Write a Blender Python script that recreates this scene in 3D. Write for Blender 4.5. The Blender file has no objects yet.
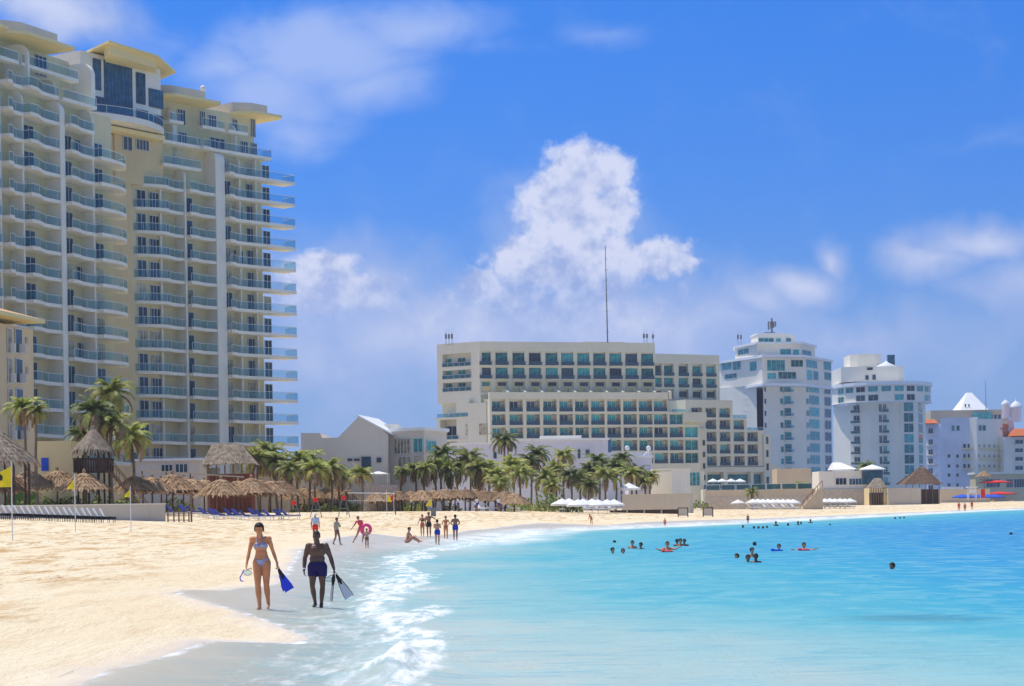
import bpy, bmesh, math, random
import numpy as np
from mathutils import Vector, Matrix, noise as mnoise
R = math.radians
random.seed(7)
C = bpy.context.scene.collection
F0, HC, ROLL, CZ = 2000.0, 503.0, R(0.9), 2.4
CR, SR = math.cos(ROLL), math.sin(ROLL)

# ------------------------------------------------------------------ camera geometry helpers
def slopes(px, py):
    a, b = px-512.0, HC-py
    return (a*CR+b*SR)/F0, (-a*SR+b*CR)/F0
def at(px, py, d):
    x, z = slopes(px, py)
    return Vector((x*d, d, CZ+z*d))
def zat(px, py, d): return CZ+slopes(px, py)[1]*d
def ground(px, py, z=0.0):
    x, s = slopes(px, py)
    d = (z-CZ)/s
    return Vector((x*d, d, z))

# ------------------------------------------------------------------ shoreline and terrain
SH = [(300,686),(328,650),(333,620),(338,604),(362,577),(372,560),(400,552),(440,545),(480,540),(520,532),(560,530),(640,527),(750,522),(850,517),(950,512),(1023,509)]
SHW = [(-2.0,-60),(-2.4,0),(-2.6,14)]+[tuple(ground(*p)[:2]) for p in SH]+[(150,395),(400,440),(2500,700)]
WA = [(95,686),(140,674),(200,650),(285,646),(302,640),(252,625),(165,605),(180,601),(215,600),(272,590),(284,574),(296,556),(333,545),(373,540),(402,542),(430,540),(447,538),(470,533.5),(500,531),(540,528),(600,528),(640,525.4),(750,520.9),(850,516.1),(950,511.3),(1023,508.5)]
WAW = [(-4.6,-60),(-4.8,0),(-5.0,14)]+[tuple(ground(*p)[:2]) for p in WA]+[(150,399),(400,447),(2500,708)]
def sdist(X, Y, poly):
    """signed distance, positive on the left (inland) side of the polyline"""
    X = np.asarray(X, float); Y = np.asarray(Y, float)
    best = np.full(X.shape, 1e18); odd = Y > poly[-1][1]
    for (x0,y0),(x1,y1) in zip(poly[:-1], poly[1:]):
        dx, dy = x1-x0, y1-y0; L2 = dx*dx+dy*dy
        t = np.clip(((X-x0)*dx+(Y-y0)*dy)/L2, 0, 1)
        ex, ey = X-(x0+t*dx), Y-(y0+t*dy)
        d2 = ex*ex+ey*ey
        best = np.minimum(best, d2)
        if dy: odd = odd ^ (((y0 <= Y) != (y1 <= Y)) & (x0+(Y-y0)*dx/dy > X))
    return np.sqrt(best)*np.where(odd, 1.0, -1.0)
def terr(X, Y):
    s = sdist(X, Y, SHW)
    far = np.interp(np.asarray(Y, float), [205,330], [1,.40])
    return np.interp(s, [-400,-60,-15,-6,0,3,6,12,29,36,60,4000], [-9,-3,-1.35,-.6,0,.24,.38,.62,1.42,1.78,1.95,2.1])*np.where(s > 0, far, 1)
def tz(x, y): return float(terr(np.array([x]), np.array([y]))[0])
def place(px, py):
    x, s = slopes(px, py)
    ds = np.linspace(8, 900, 6000)
    h = CZ+s*ds-terr(x*ds, ds)
    i = np.argmax(h < 0)
    d = ds[i] if h[i] < 0 else 200.0
    return Vector((x*d, d, tz(x*d, d)))

# ------------------------------------------------------------------ materials
M = {}
class NT:
    def __init__(s, nt): s.nt = nt; s.nt.nodes.clear()
    def n(s, t, **k):
        nd = s.nt.nodes.new(t)
        for a, v in k.items():
            if a.startswith('i_'): pass
            else: setattr(nd, a, v)
        return nd
    def l(s, a, b): s.nt.links.new(a, b)
    def math(s, op, a, b=None, clamp=False):
        nd = s.n('ShaderNodeMath', operation=op, use_clamp=clamp)
        for i, v in enumerate((a, b)):
            if v is None: continue
            if isinstance(v, (int, float)): nd.inputs[i].default_value = v
            else: s.l(v, nd.inputs[i])
        return nd.outputs[0]
    def mr(s, v, a, b, c=0.0, d=1.0, interp='SMOOTHSTEP'):
        nd = s.n('ShaderNodeMapRange', interpolation_type=interp)
        s.l(v, nd.inputs[0])
        for i, q in enumerate((a, b, c, d)): nd.inputs[i+1].default_value = q
        return nd.outputs[0]
    def mix(s, f, a, b, mode='MIX'):
        nd = s.n('ShaderNodeMix', data_type='RGBA', blend_type=mode)
        for i, v in ((0, f), (6, a), (7, b)):
            if isinstance(v, (int, float)): nd.inputs[i].default_value = v
            elif isinstance(v, tuple): nd.inputs[i].default_value = (*v[:3], 1)
            else: s.l(v, nd.inputs[i])
        return nd.outputs[2]
    def noise(s, vec, scale, detail=3, rough=.5, dist=0.0):
        nd = s.n('ShaderNodeTexNoise')
        if vec is not None: s.l(vec, nd.inputs['Vector'])
        nd.inputs['Scale'].default_value = scale; nd.inputs['Detail'].default_value = detail
        nd.inputs['Roughness'].default_value = rough; nd.inputs['Distortion'].default_value = dist
        return nd.outputs[0]
    def vmul(s, vec, t):
        nd = s.n('ShaderNodeVectorMath', operation='MULTIPLY'); s.l(vec, nd.inputs[0]); nd.inputs[1].default_value = t
        return nd.outputs[0]
    def bump(s, h, dist, strength=1.0):
        nd = s.n('ShaderNodeBump'); s.l(h, nd.inputs['Height'])
        nd.inputs['Distance'].default_value = dist; nd.inputs['Strength'].default_value = strength
        return nd.outputs[0]
def newmat(name):
    m = bpy.data.materials.new(name); m.use_nodes = True
    t = NT(m.node_tree); M[name] = m
    return m, t
def mat(name, col, rough=.8, var=.12, scale=1.5, bump=0.0, bscale=20, spec=.3, col2=None, stretch=(1,1,1), metal=0, objvar=0.0, coord='Object'):
    m, t = newmat(name)
    tc = t.n('ShaderNodeTexCoord'); vec = t.vmul(tc.outputs[coord], stretch)
    nz = t.noise(vec, scale, 5, .6)
    c2 = col2 or tuple(c*(1-var*2) for c in col)
    f = t.mr(nz, .3, .7)
    c = t.mix(f, col, c2) if col2 else t.mix(f, tuple(min(1, c*(1+var*.5)) for c in col), tuple(c*(1-var) for c in col))
    if objvar:
        oi = t.n('ShaderNodeObjectInfo')
        hv = t.n('ShaderNodeHueSaturation')
        t.l(c, hv.inputs['Color']); t.l(t.mr(oi.outputs['Random'], 0, 1, 1-objvar, 1+objvar, 'LINEAR'), hv.inputs['Value'])
        c = hv.outputs[0]
    b = t.n('ShaderNodeBsdfPrincipled'); t.l(c, b.inputs['Base Color'])
    b.inputs['Roughness'].default_value = rough; b.inputs['Specular IOR Level'].default_value = spec
    b.inputs['Metallic'].default_value = metal
    if bump:
        t.l(t.bump(t.noise(vec, bscale, 4), bump), b.inputs['Normal'])
    o = t.n('ShaderNodeOutputMaterial'); t.l(b.outputs[0], o.inputs[0])
    return m
def plaster(name, col, stain=.12):
    m, t = newmat(name)
    tc = t.n('ShaderNodeTexCoord')
    big = t.noise(tc.outputs['Object'], .12, 5, .6)
    stk = t.noise(t.vmul(tc.outputs['Object'], (1.3, 1.3, .12)), 1.0, 4, .7)
    f = t.math('ADD', t.mr(big, .35, .75, 0, .5), t.mr(stk, .5, .8, 0, .5), True)
    c = t.mix(f, col, tuple(x*(1-stain*2.2) for x in col))
    b = t.n('ShaderNodeBsdfPrincipled'); t.l(c, b.inputs['Base Color'])
    b.inputs['Roughness'].default_value = .85; b.inputs['Specular IOR Level'].default_value = .2
    t.l(t.bump(t.noise(tc.outputs['Object'], 8, 4), .01), b.inputs['Normal'])
    o = t.n('ShaderNodeOutputMaterial'); t.l(b.outputs[0], o.inputs[0])
def glass(name, col, rough=.08, spec=.38, objvar=.5):
    m, t = newmat(name)
    oi = t.n('ShaderNodeObjectInfo'); tc = t.n('ShaderNodeTexCoord')
    hv = t.n('ShaderNodeHueSaturation'); hv.inputs['Color'].default_value = (*col, 1)
    v = t.math('ADD', t.mr(oi.outputs['Random'], 0, 1, 1-objvar, 1+objvar, 'LINEAR'), t.mr(t.noise(tc.outputs['Object'], 1.1, 2), .3, .7, -.35, .35))
    t.l(v, hv.inputs['Value'])
    b = t.n('ShaderNodeBsdfPrincipled'); t.l(hv.outputs[0], b.inputs['Base Color'])
    b.inputs['Roughness'].default_value = rough; b.inputs['Specular IOR Level'].default_value = spec
    t.l(t.bump(t.noise(tc.outputs['Object'], .9, 1), .02, .3), b.inputs['Normal'])
    o = t.n('ShaderNodeOutputMaterial'); t.l(b.outputs[0], o.inputs[0])
def railglass(name, tint, refl, body=.25):
    m, t = newmat(name)
    tr = t.n('ShaderNodeBsdfTransparent'); tr.inputs[0].default_value = (*tint, 1)
    gl = t.n('ShaderNodeBsdfGlossy'); gl.inputs[0].default_value = (.8,.9,.95,1); gl.inputs[1].default_value = .1
    df = t.n('ShaderNodeBsdfDiffuse'); df.inputs[0].default_value = (*refl, 1)
    a = t.n('ShaderNodeMixShader'); a.inputs[0].default_value = body; t.l(tr.outputs[0], a.inputs[1]); t.l(df.outputs[0], a.inputs[2])
    b = t.n('ShaderNodeMixShader'); b.inputs[0].default_value = .06; t.l(a.outputs[0], b.inputs[1]); t.l(gl.outputs[0], b.inputs[2])
    o = t.n('ShaderNodeOutputMaterial'); t.l(b.outputs[0], o.inputs[0])

plaster('cream_wall', (.76,.65,.40)); plaster('pale_slab', (.87,.82,.70), .10); plaster('ochre_wall', (.72,.56,.31))
plaster('hotel_wall', (.68,.66,.53), .08); plaster('hotel_band', (.68,.66,.56), .06); plaster('yellow_wall', (.80,.66,.36), .08)
plaster('white_wall', (.87,.81,.70), .10); plaster('lavender_wall', (.70,.71,.80), .14); plaster('gable_wall', (.76,.68,.58), .07)
plaster('tower_wall', (.89,.83,.70), .08); plaster('tan_wall', (.66,.54,.38)); plaster('peach_wall', (.74,.59,.36), .08)
plaster('white_roof', (.86,.86,.86), .03); plaster('blue_wall', (.05,.10,.42), .1); plaster('canopy_yellow', (.84,.70,.36), .05)
plaster('concrete', (.64,.57,.47), .12)
mat('stone', (.56,.49,.40), .9, .2, 3, .05, 6)
mat('orange_tile', (.62,.16,.05), .8, .3, 5, .03, 8); mat('tan_tile', (.75,.45,.24), .8, .25, 4, .03, 8)
mat('dark_frame', (.10,.13,.16), .5); mat('white_frame', (.75,.75,.73), .5, .05)
glass('dark_glass', (.04,.07,.095)); glass('teal_glass', (.05,.27,.28), objvar=.6); glass('blue_glass', (.03,.11,.19), objvar=.3)
glass('curtained', (.42,.37,.27), .5, .3, .3)
railglass('rail_glass', (.66,.84,.90), (.08,.26,.32), .12); railglass('rail_dark', (.35,.50,.55), (.07,.13,.17), .45); railglass('rail_teal', (.35,.60,.66), (.04,.16,.20), .45)
mat('steel', (.35,.36,.38), .4, .1, metal=.6)
mat('thatch', (.52,.36,.22), .95, .3, 2.2, .04, 14, .1, (.30,.18,.10), (1,1,.25), objvar=.18)
mat('thatch_grey', (.42,.35,.27), .95, .3, 2.2, .04, 14, .1, (.24,.18,.13), (1,1,.25), objvar=.12)
mat('thatch_dark', (.27,.18,.12), .95, .3, 2.2, .04, 14, .1, (.16,.10,.07), (1,1,.25))
mat('wood_pole', (.26,.15,.08), .8, .3, 6, .01, 30); mat('dark_wood', (.07,.045,.03), .8, .3, 5); mat('red_wood', (.28,.07,.035), .7, .3, 5)
mat('trunk', (.22,.17,.12), .9, .3, 5, .03, 10)
mat('white_cloth', (.85,.84,.82), .9, .05); mat('blue_cloth', (.03,.04,.22), .8, .3, 3, objvar=.4); mat('royal_cloth', (.02,.10,.62), .8, .2)
mat('red_cloth', (.75,.03,.02), .8, .1); mat('yellow_cloth', (.90,.74,.02), .7, .1, 4); mat('dark_print', (.05,.04,.03), .8, .1)
mat('white_plastic', (.80,.80,.80), .4, .05); mat('grey_metal', (.22,.22,.23), .5, .1, metal=.3)
mat('grass', (.10,.20,.03), .9, .3, 4, .05, 20, col2=(.06,.13,.02)); mat('shrub', (.06,.12,.025), .8, .3, 2, objvar=.3, col2=(.12,.17,.03))

def leafmat(name, c1, c2, tl=.35):
    m, t = newmat(name)
    tc = t.n('ShaderNodeTexCoord'); oi = t.n('ShaderNodeObjectInfo')
    c = t.mix(t.mr(t.noise(tc.outputs['Object'], 1.3, 3), .35, .65), c1, c2)
    hv = t.n('ShaderNodeHueSaturation'); t.l(c, hv.inputs['Color'])
    t.l(t.mr(oi.outputs['Random'], 0, 1, .75, 1.25, 'LINEAR'), hv.inputs['Value'])
    b = t.n('ShaderNodeBsdfPrincipled'); t.l(hv.outputs[0], b.inputs['Base Color']); b.inputs['Roughness'].default_value = .55
    tr = t.n('ShaderNodeBsdfTranslucent'); t.l(hv.outputs[0], tr.inputs[0])
    x = t.n('ShaderNodeMixShader'); x.inputs[0].default_value = tl; t.l(b.outputs[0], x.inputs[1]); t.l(tr.outputs[0], x.inputs[2])
    o = t.n('ShaderNodeOutputMaterial'); t.l(x.outputs[0], o.inputs[0])
leafmat('palm_green', (.24,.31,.06), (.44,.44,.11)); leafmat('palm_yellow', (.55,.48,.12), (.34,.34,.06)); leafmat('palm_dry', (.34,.22,.11), (.22,.14,.07), .1)
leafmat('palm_dark', (.11,.16,.04), (.20,.23,.06))

def skinmat(name, col, spec=.35):
    m, t = newmat(name)
    tc = t.n('ShaderNodeTexCoord')
    c = t.mix(t.mr(t.noise(tc.outputs['Object'], 6, 4), .3, .7), col, tuple(x*.82 for x in col))
    b = t.n('ShaderNodeBsdfPrincipled'); t.l(c, b.inputs['Base Color']); b.inputs['Roughness'].default_value = .45
    b.inputs['Specular IOR Level'].default_value = spec
    o = t.n('ShaderNodeOutputMaterial'); t.l(b.outputs[0], o.inputs[0])
skinmat('skin_tan', (.70,.28,.12)); skinmat('skin_dark', (.14,.065,.038), .5); skinmat('skin_fair', (.56,.27,.17)); skinmat('skin_mid', (.30,.14,.085))
mat('hair_dark', (.018,.014,.012), .6, .3, 30); mat('hair_brown', (.10,.05,.03), .6, .3, 30)
mat('navy_print', (.012,.012,.075), .8, .3, 18, col2=(.035,.015,.10))
mat('bikini_print', (.62,.58,.66), .8, .2, 40, col2=(.12,.14,.34)); mat('royal_trunks', (.01,.05,.42), .8, .2, 6)
mat('black_cloth', (.03,.028,.035), .8, .2, 6); mat('coral_cloth', (.75,.10,.12), .8, .1, 6); mat('brown_cloth', (.30,.10,.04), .8, .2, 6)
mat('shirt_pale', (.50,.58,.72), .8, .15, 5); mat('green_print', (.30,.28,.16), .8, .2, 12, col2=(.55,.5,.42))
mat('pink_plastic', (.85,.06,.26), .3, .05); mat('fin_blue', (.01,.05,.75), .3, .15, 8); mat('fin_clear', (.60,.62,.68), .3, .1)
mat('rubber', (.02,.02,.022), .5, .2, 10); mat('eye_dark', (.01,.01,.01), .2)

# ------------------------------------------------------------------ mesh builder
class MB:
    def __init__(s): s.v = []; s.f = []; s.m = []
    def add(s, vs, fs, mi=0):
        o = len(s.v); s.v += [tuple(v) for v in vs]
        s.f += [tuple(i+o for i in f) for f in fs]; s.m += [mi]*len(fs)
    def hexa(s, p, mi=0):   # p: 4 bottom ccw + 4 top ccw
        s.add(p, [(3,2,1,0),(4,5,6,7),(0,1,5,4),(1,2,6,5),(2,3,7,6),(3,0,4,7)], mi)
    def box(s, x0,x1,y0,y1,z0,z1, mi=0):
        s.hexa([(x0,y0,z0),(x1,y0,z0),(x1,y1,z0),(x0,y1,z0),(x0,y0,z1),(x1,y0,z1),(x1,y1,z1),(x0,y1,z1)], mi)
    def prism(s, pts, z0, z1, mi=0, top=None):
        """pts ccw xy list; top = optional inset list"""
        n = len(pts); a = sum(pts[i][0]*pts[(i+1)%n][1]-pts[(i+1)%n][0]*pts[i][1] for i in range(n))
        tp = top or pts
        if a < 0: pts = pts[::-1]; tp = tp[::-1]
        s.add([(p[0],p[1],z0) for p in pts]+[(p[0],p[1],z1) for p in tp],
              [tuple(range(n-1,-1,-1)), tuple(range(n,2*n))]+[(i,(i+1)%n,n+(i+1)%n,n+i) for i in range(n)], mi)
    def tube(s, p0, p1, r0, r1=None, n=8, mi=0):
        r1 = r0 if r1 is None else r1
        p0 = Vector(p0); p1 = Vector(p1); d = (p1-p0).normalized()
        a = d.orthogonal().normalized(); b = d.cross(a)
        vs = []
        for p, r in ((p0,r0),(p1,r1)):
            for i in range(n):
                t = 2*math.pi*i/n; vs.append(p+a*(r*math.cos(t))+b*(r*math.sin(t)))
        s.add(vs, [(i,(i+1)%n,n+(i+1)%n,n+i) for i in range(n)]+[tuple(range(n-1,-1,-1)),tuple(range(n,2*n))], mi)
    def path(s, pts, rs, n=8, mi=0):
        for i in range(len(pts)-1): s.tube(pts[i], pts[i+1], rs[i], rs[i+1], n, mi)
    def lathe(s, prof, n=24, c=(0,0,0), mi=0):
        vs = []; k = len(prof)
        for r, z in prof:
            for i in range(n):
                t = 2*math.pi*i/n; vs.append((c[0]+r*math.cos(t), c[1]+r*math.sin(t), c[2]+z))
        fs = [(j*n+i, j*n+(i+1)%n, (j+1)*n+(i+1)%n, (j+1)*n+i) for j in range(k-1) for i in range(n)]
        s.add(vs, fs, mi)
    def ball(s, c, r, nu=10, nv=7, mi=0):
        r = (r,r,r) if isinstance(r, (int,float)) else r
        vs = [(c[0],c[1],c[2]-r[2])]
        for j in range(1, nv):
            ph = -math.pi/2+math.pi*j/nv
            for i in range(nu):
                t = 2*math.pi*i/nu
                vs.append((c[0]+r[0]*math.cos(ph)*math.cos(t), c[1]+r[1]*math.cos(ph)*math.sin(t), c[2]+r[2]*math.sin(ph)))
        vs.append((c[0],c[1],c[2]+r[2])); L = len(vs)-1
        fs = [(0,1+(i+1)%nu,1+i) for i in range(nu)]
        fs += [(1+j*nu+i,1+j*nu+(i+1)%nu,1+(j+1)*nu+(i+1)%nu,1+(j+1)*nu+i) for j in range(nv-2) for i in range(nu)]
        fs += [(L,1+(nv-2)*nu+i,1+(nv-2)*nu+(i+1)%nu) for i in range(nu)]
        s.add(vs, fs, mi)
    def mesh(s, name, mats, off=(0,0,0), smooth=False):
        me = bpy.data.meshes.new(name)
        me.from_pydata([(v[0]-off[0],v[1]-off[1],v[2]-off[2]) for v in s.v], [], s.f)
        for m in ([mats] if isinstance(mats, str) else mats): me.materials.append(M[m])
        me.polygons.foreach_set('material_index', s.m)
        if smooth: me.polygons.foreach_set('use_smooth', [True]*len(me.polygons))
        me.update(); return me
    def build(s, name, mats, parent=None, world=True, smooth=False, loc=None):
        """world: vertices are in world coordinates; they are stored relative to the thing's base"""
        off = (0,0,0)
        if parent is not None and world: off = base_of(parent)
        if parent is None and loc is not None: off = loc
        o = bpy.data.objects.new(name, s.mesh(name, mats, off, smooth)); C.objects.link(o)
        if parent is not None: o.parent = parent
        elif loc is not None: o.location = loc
        return o
def base_of(o):
    p = Vector((0,0,0))
    while o is not None: p += Vector(o.location); o = o.parent
    return tuple(p)
def tag(o, label=None, cat=None, group=None, kind=None):
    if label: o['label'] = label
    if cat: o['category'] = cat
    if group: o['group'] = group
    if kind: o['kind'] = kind
    return o
def empty(name, loc, label, cat, group=None, rz=0):
    o = bpy.data.objects.new(name, None); C.objects.link(o); o.location = loc; o.rotation_euler.z = rz
    o.empty_display_size = .3
    return tag(o, label, cat, group)
def inst(mesh, name, parent, loc, rz=0, scale=None):
    o = bpy.data.objects.new(name, mesh); C.objects.link(o); o.location = loc; o.rotation_euler.z = rz
    if parent: o.parent = parent
    if scale: o.scale = scale
    return o
def dup(root, loc, rz=0, label=None, scale=None, group=None):
    def cp(o, par):
        c = o.copy(); C.objects.link(c); c.parent = par
        for ch in o.children: cp(ch, c)
        return c
    r = cp(root, None); r.location = loc; r.rotation_euler.z = rz
    if scale: r.scale = (scale,)*3 if isinstance(scale, (int,float)) else scale
    if label: r['label'] = label
    if group: r['group'] = group
    return r
ORD = 'first second third fourth fifth sixth seventh eighth ninth tenth eleventh twelfth thirteenth fourteenth fifteenth sixteenth seventeenth eighteenth nineteenth twentieth'.split()+['twenty-'+w for w in 'first second third fourth fifth sixth seventh eighth ninth'.split()]+['thirtieth']+['thirty-'+w for w in 'first second third fourth fifth sixth seventh eighth ninth'.split()]

# ------------------------------------------------------------------ facade frame
class Frame:
    def __init__(s, P, Q):
        s.P = Vector((P[0],P[1])); d = Vector((Q[0]-P[0],Q[1]-P[1])); s.L = d.length; s.u = d/s.L
        s.n = Vector((s.u.y, -s.u.x)); s.rz = math.atan2(s.u.y, s.u.x)
    def pt(s, a, n, z=0):
        p = s.P+s.u*a+s.n*n; return (p.x, p.y, z)
    def box(s, mb, s0,s1,n0,n1,z0,z1, mi=0):
        mb.hexa([s.pt(s0,n1,z0),s.pt(s1,n1,z0),s.pt(s1,n0,z0),s.pt(s0,n0,z0),s.pt(s0,n1,z1),s.pt(s1,n1,z1),s.pt(s1,n0,z1),s.pt(s0,n0,z1)], mi)
    def s(s_, px, n=0, py=430):
        rx = slopes(px, py)[0]
        P = s_.P+s_.n*n
        # P.x+u.x*a = rx*(P.y+u.y*a)
        return (rx*P.y-P.x)/(s_.u.x-rx*s_.u.y)
def F(px0, d0, px1, d1, py=430): return Frame(at(px0,py,d0), at(px1,py,d1))

WC = {}
def winmesh(w, h, kind, fr, nm):
    k = (round(w,1), round(h,1), kind, fr, nm)
    if k not in WC:
        w, h = k[0], k[1]
        a = MB(); a.box(-w/2,w/2,-.03,.03,0,h); b = MB(); t = .07
        b.box(-w/2,w/2,-.075,.06,0,t); b.box(-w/2,w/2,-.075,.06,h-t,h)
        for x in [-w/2]+[ -w/2+w*i/nm for i in range(1,nm)]+[w/2]:
            x = min(max(x, -w/2+t/2), w/2-t/2)
            b.box(x-t/2,x+t/2,-.072,.058,t,h-t)
        WC[k] = (a.mesh('window', kind), b.mesh('frame', fr))
    return WC[k]
def window(F_, thing, s0, s1, z0, z1, n, kind='dark_glass', fr='white_frame', nm=2, name='window'):
    a, b = winmesh(s1-s0, z1-z0, kind, fr, nm)
    p = Vector(F_.pt((s0+s1)/2, n+.04, z0))-Vector(base_of(thing))
    o = inst(a, name, thing, p, F_.rz)
    inst(b, 'frame', o, (0,0,0))
    return o
RC = {}
def railing(F_, parent, s0, s1, n, z, h=1.0, kind='rail_glass', thing=None, name='railing'):
    fr_ = 'dark_frame' if kind == 'rail_dark' else 'white_frame'
    k = (round(s1-s0,1), h, kind)
    if k not in RC:
        a = MB(); w = k[0]
        a.box(-w/2,w/2,-.02,.02,.05,h-.06,0); a.box(-w/2,w/2,-.04,.04,h-.05,h,1)
        m = max(1, int(w/1.5))
        for i in range(m+1):
            x = -w/2+.03+(w-.06)*i/m; a.box(x-.025,x+.025,-.035,.035,0,h-.052,1)
        RC[k] = a.mesh('railing', [kind,fr_])
    p = Vector(F_.pt((s0+s1)/2, n, z))-Vector(base_of(parent))
    return inst(RC[k], name, parent, p, F_.rz)
# ------------------------------------------------------------------ curved balconies
def ease(t): t = max(0, min(1, t)); return t*t*(3-2*t)
def balcony_meshes(curve, nin, th=.42, closed_left=False, closed_right=False, mats=('pale_slab',), rail='rail_glass'):
    """curve: list of (s, n) of the outer edge; local x = s, y = -n"""
    a = MB(); n = len(curve)
    pts = [(s,-q) for s, q in curve]+[(curve[-1][0],-nin),(curve[0][0],-nin)]
    a.prism(pts, -th, 0)
    r = MB(); q = [(s,-(v-.07)) for s, v in curve]
    if closed_left: q = [(curve[0][0]+.07,-nin-.02)]+q
    if closed_right: q = q+[(curve[-1][0]-.07,-nin-.02)]
    h = 1.05
    for (x0,y0),(x1,y1) in zip(q[:-1], q[1:]):
        r.add([(x0,y0,.04),(x1,y1,.04),(x1,y1,h-.05),(x0,y0,h-.05)], [(0,1,2,3)], 0)
        r.tube((x0,y0,h),(x1,y1,h),.035,None,5,1)
    for i in range(0, len(q), 4):
        r.tube((q[i][0],q[i][1],0),(q[i][0],q[i][1],h),.025,None,4,1)
    return a.mesh('balcony', list(mats)), r.mesh('railing', [rail,'white_frame'])
def fin_mesh(depth, th, z0, z1, rtop=0):
    """partition wall standing out of the facade, rounded at its outer top corner; local y negative = outwards"""
    a = MB(); pts = [(0,z0),(depth,z0)]
    if rtop:
        for i in range(9):
            t = math.pi/2*i/8; pts.append((depth-rtop+rtop*math.cos(t), z1-rtop+rtop*math.sin(t)))
    else: pts.append((depth,z1))
    pts.append((0,z1)); k = len(pts)
    vs = [(-th/2,-p[0],p[1]) for p in pts]+[(th/2,-p[0],p[1]) for p in pts]
    a.add(vs, [tuple(range(k)), tuple(range(2*k-1,k-1,-1))]+[(i,i+k,(i+1)%k+k,(i+1)%k) for i in range(k)])
    return a
ZK = [11.6+3.19*k for k in range(15)]; FH = 3.19

# ================================================================== LEFT CURVED TOWER
tw = empty('apartment_tower', (-50,262,1.9), 'tall cream apartment tower with curved balconies and blue glass railings, largest building at the left', 'building')
B0 = Vector(base_of(tw))
LW = F(0,234,131,258); RW = F(138,271,274,290); CW = F(86,262,166,274)
def stair(F_, fins, dep, low, first=None):
    """outer edge of a slab that steps out after each fin and sweeps back"""
    out = []
    for a, b in zip(fins[:-1], fins[1:]):
        m = 12
        for i in range(m+1):
            t = i/m; out.append((a+(b-a)*t, dep+(low-dep)*ease((t-.12)/.5)))
    return out
D = 1.9
ls = lambda px, n=0: LW.s(px, n)
lf = [ls(-45), ls(-15), ls(4), ls(27), ls(66), ls(97), ls(129.5)]
rs = lambda px, n=0: RW.s(px, n)
rf = [rs(139), rs(167), rs(188.5), rs(223), rs(248), rs(265), rs(274)]
wall = MB()
LW.box(wall, lf[0], lf[6]-.3, -12, -D, 0, ZK[13]-.2)
LW.box(wall, lf[0]-8, lf[5]+1.0, -12, -D-2.2, ZK[13]-.2, ZK[14]+3.0)
RW.box(wall, rf[0]-1, rf[6], -14, -D, 0, ZK[13]-.2)
RW.box(wall, rf[0]-1, rf[1], -3, -1.0, 0, ZK[11]+2.6)
RW.box(wall, rs(166,-2), rf[6]-.2, -14, -D-1.2, ZK[13]-.2, ZK[14]+3.0)
o = wall.build('wall', 'cream_wall', tw)
core = MB()
CW.box(core, CW.s(100,-1), CW.s(140,-1)-1.0, -10, -1.0, 0, 52.6)
CW.box(core, CW.s(118,-1), CW.s(166,-1), -10, -.8, ZK[11]-.3, 53.0)
core.build('stair_core', 'ochre_wall', tw)
# thick columns and fins
for F_, a, w, top, rt in ((LW, lf[4]-.1, .95, ZK[12]+2.9, 1.6), (RW, rf[3], 1.7, ZK[12]+2.9, 1.4)):
    m = fin_mesh(D+.25, w, -1, top, rt).mesh('column', 'pale_slab')
    inst(m, 'column', tw, Vector(F_.pt(a, -D, 0))-B0, F_.rz)
for F_, a, dep, top, rt in ((LW, lf[0], D+.1, ZK[13]+2.7, 1.5), (LW, lf[1], D+.1, ZK[13]+2.7, 1.5), (LW, lf[2], D+.1, ZK[12]+2.7, 1.5), (LW, lf[3], D+.1, ZK[12]+2.9, 1.6),
        (LW, lf[5], D+.1, ZK[12]+2.9, 1.6), (RW, rf[1], D-.6, ZK[11]+2.7, 0), (RW, rf[2], D+.1, ZK[11]+2.8, 1.3), (RW, rf[4], D-.9, ZK[12]+2.7, 1.0), (RW, rf[5], D-1.1, ZK[12]+2.7, 0)):
    m = fin_mesh(dep, .28, -1, top, rt).mesh('partition_wall', 'pale_slab')
    inst(m, 'partition_wall', tw, Vector(F_.pt(a, -D, 0))-B0, F_.rz)
# curved balconies, each a part with its glass railing
def row_of(F_, curve, ks, **kw):
    a, r = balcony_meshes(curve, -D-.05, **kw)
    for k in ks:
        o = inst(a, 'balcony', tw, Vector(F_.pt(0,0,ZK[0]+FH*k))-B0, F_.rz)
        inst(r, 'railing', o, (0,0,0))
def bulge(a, b, d0, d1, m=16):
    """rounded nose at one end"""
    return [(a+(b-a)*i/m, d0+(d1-d0)*math.sqrt(max(0,1-(1-i/m)**2))) for i in range(m+1)]
c1 = stair(LW, [lf[1], lf[2]], 1.5, .3); row_of(LW, c1, range(0,13))
c2 = stair(LW, [lf[2]+.2, lf[3], lf[4]-.6], 1.3, .2); row_of(LW, c2, range(0,14))
c3 = stair(LW, [lf[4]+.45, lf[5]], 1.15, .35)
mm = 12; tail = [(lf[5]+(lf[6]+1.3-lf[5])*i/mm, 1.3*math.cos(math.pi/2*(i/mm)**2.2)-.9*(i/mm)**3) for i in range(mm+1)]
row_of(LW, c3+tail, range(-1,12), closed_right=True)
row_of(LW, c3, (12,))
nose = [(rf[0]+.2+(rf[1]-rf[0]-.2)*i/12, -1.2+2.3*math.sin(math.pi*min(1,(i/12)*1.0)/2)**.7) for i in range(13)]
c4 = nose+stair(RW, [rf[1], rf[2]], .5, -.1); row_of(RW, c4, range(-1,12), closed_left=True)
c5 = stair(RW, [rf[2]+.15, rf[3]-.85], 1.0, .15); row_of(RW, c5, range(-1,12))
e = rs(297.5,.3)
c6 = stair(RW, [rf[3]+.85, rf[4]], 1.3, .3)+[(rf[4]+(e-rf[4])*i/10, .3+.25*ease(i/4)) for i in range(1,11)]
row_of(RW, c6, range(0,13), closed_right=True)
e2 = rs(277,.3)
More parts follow.
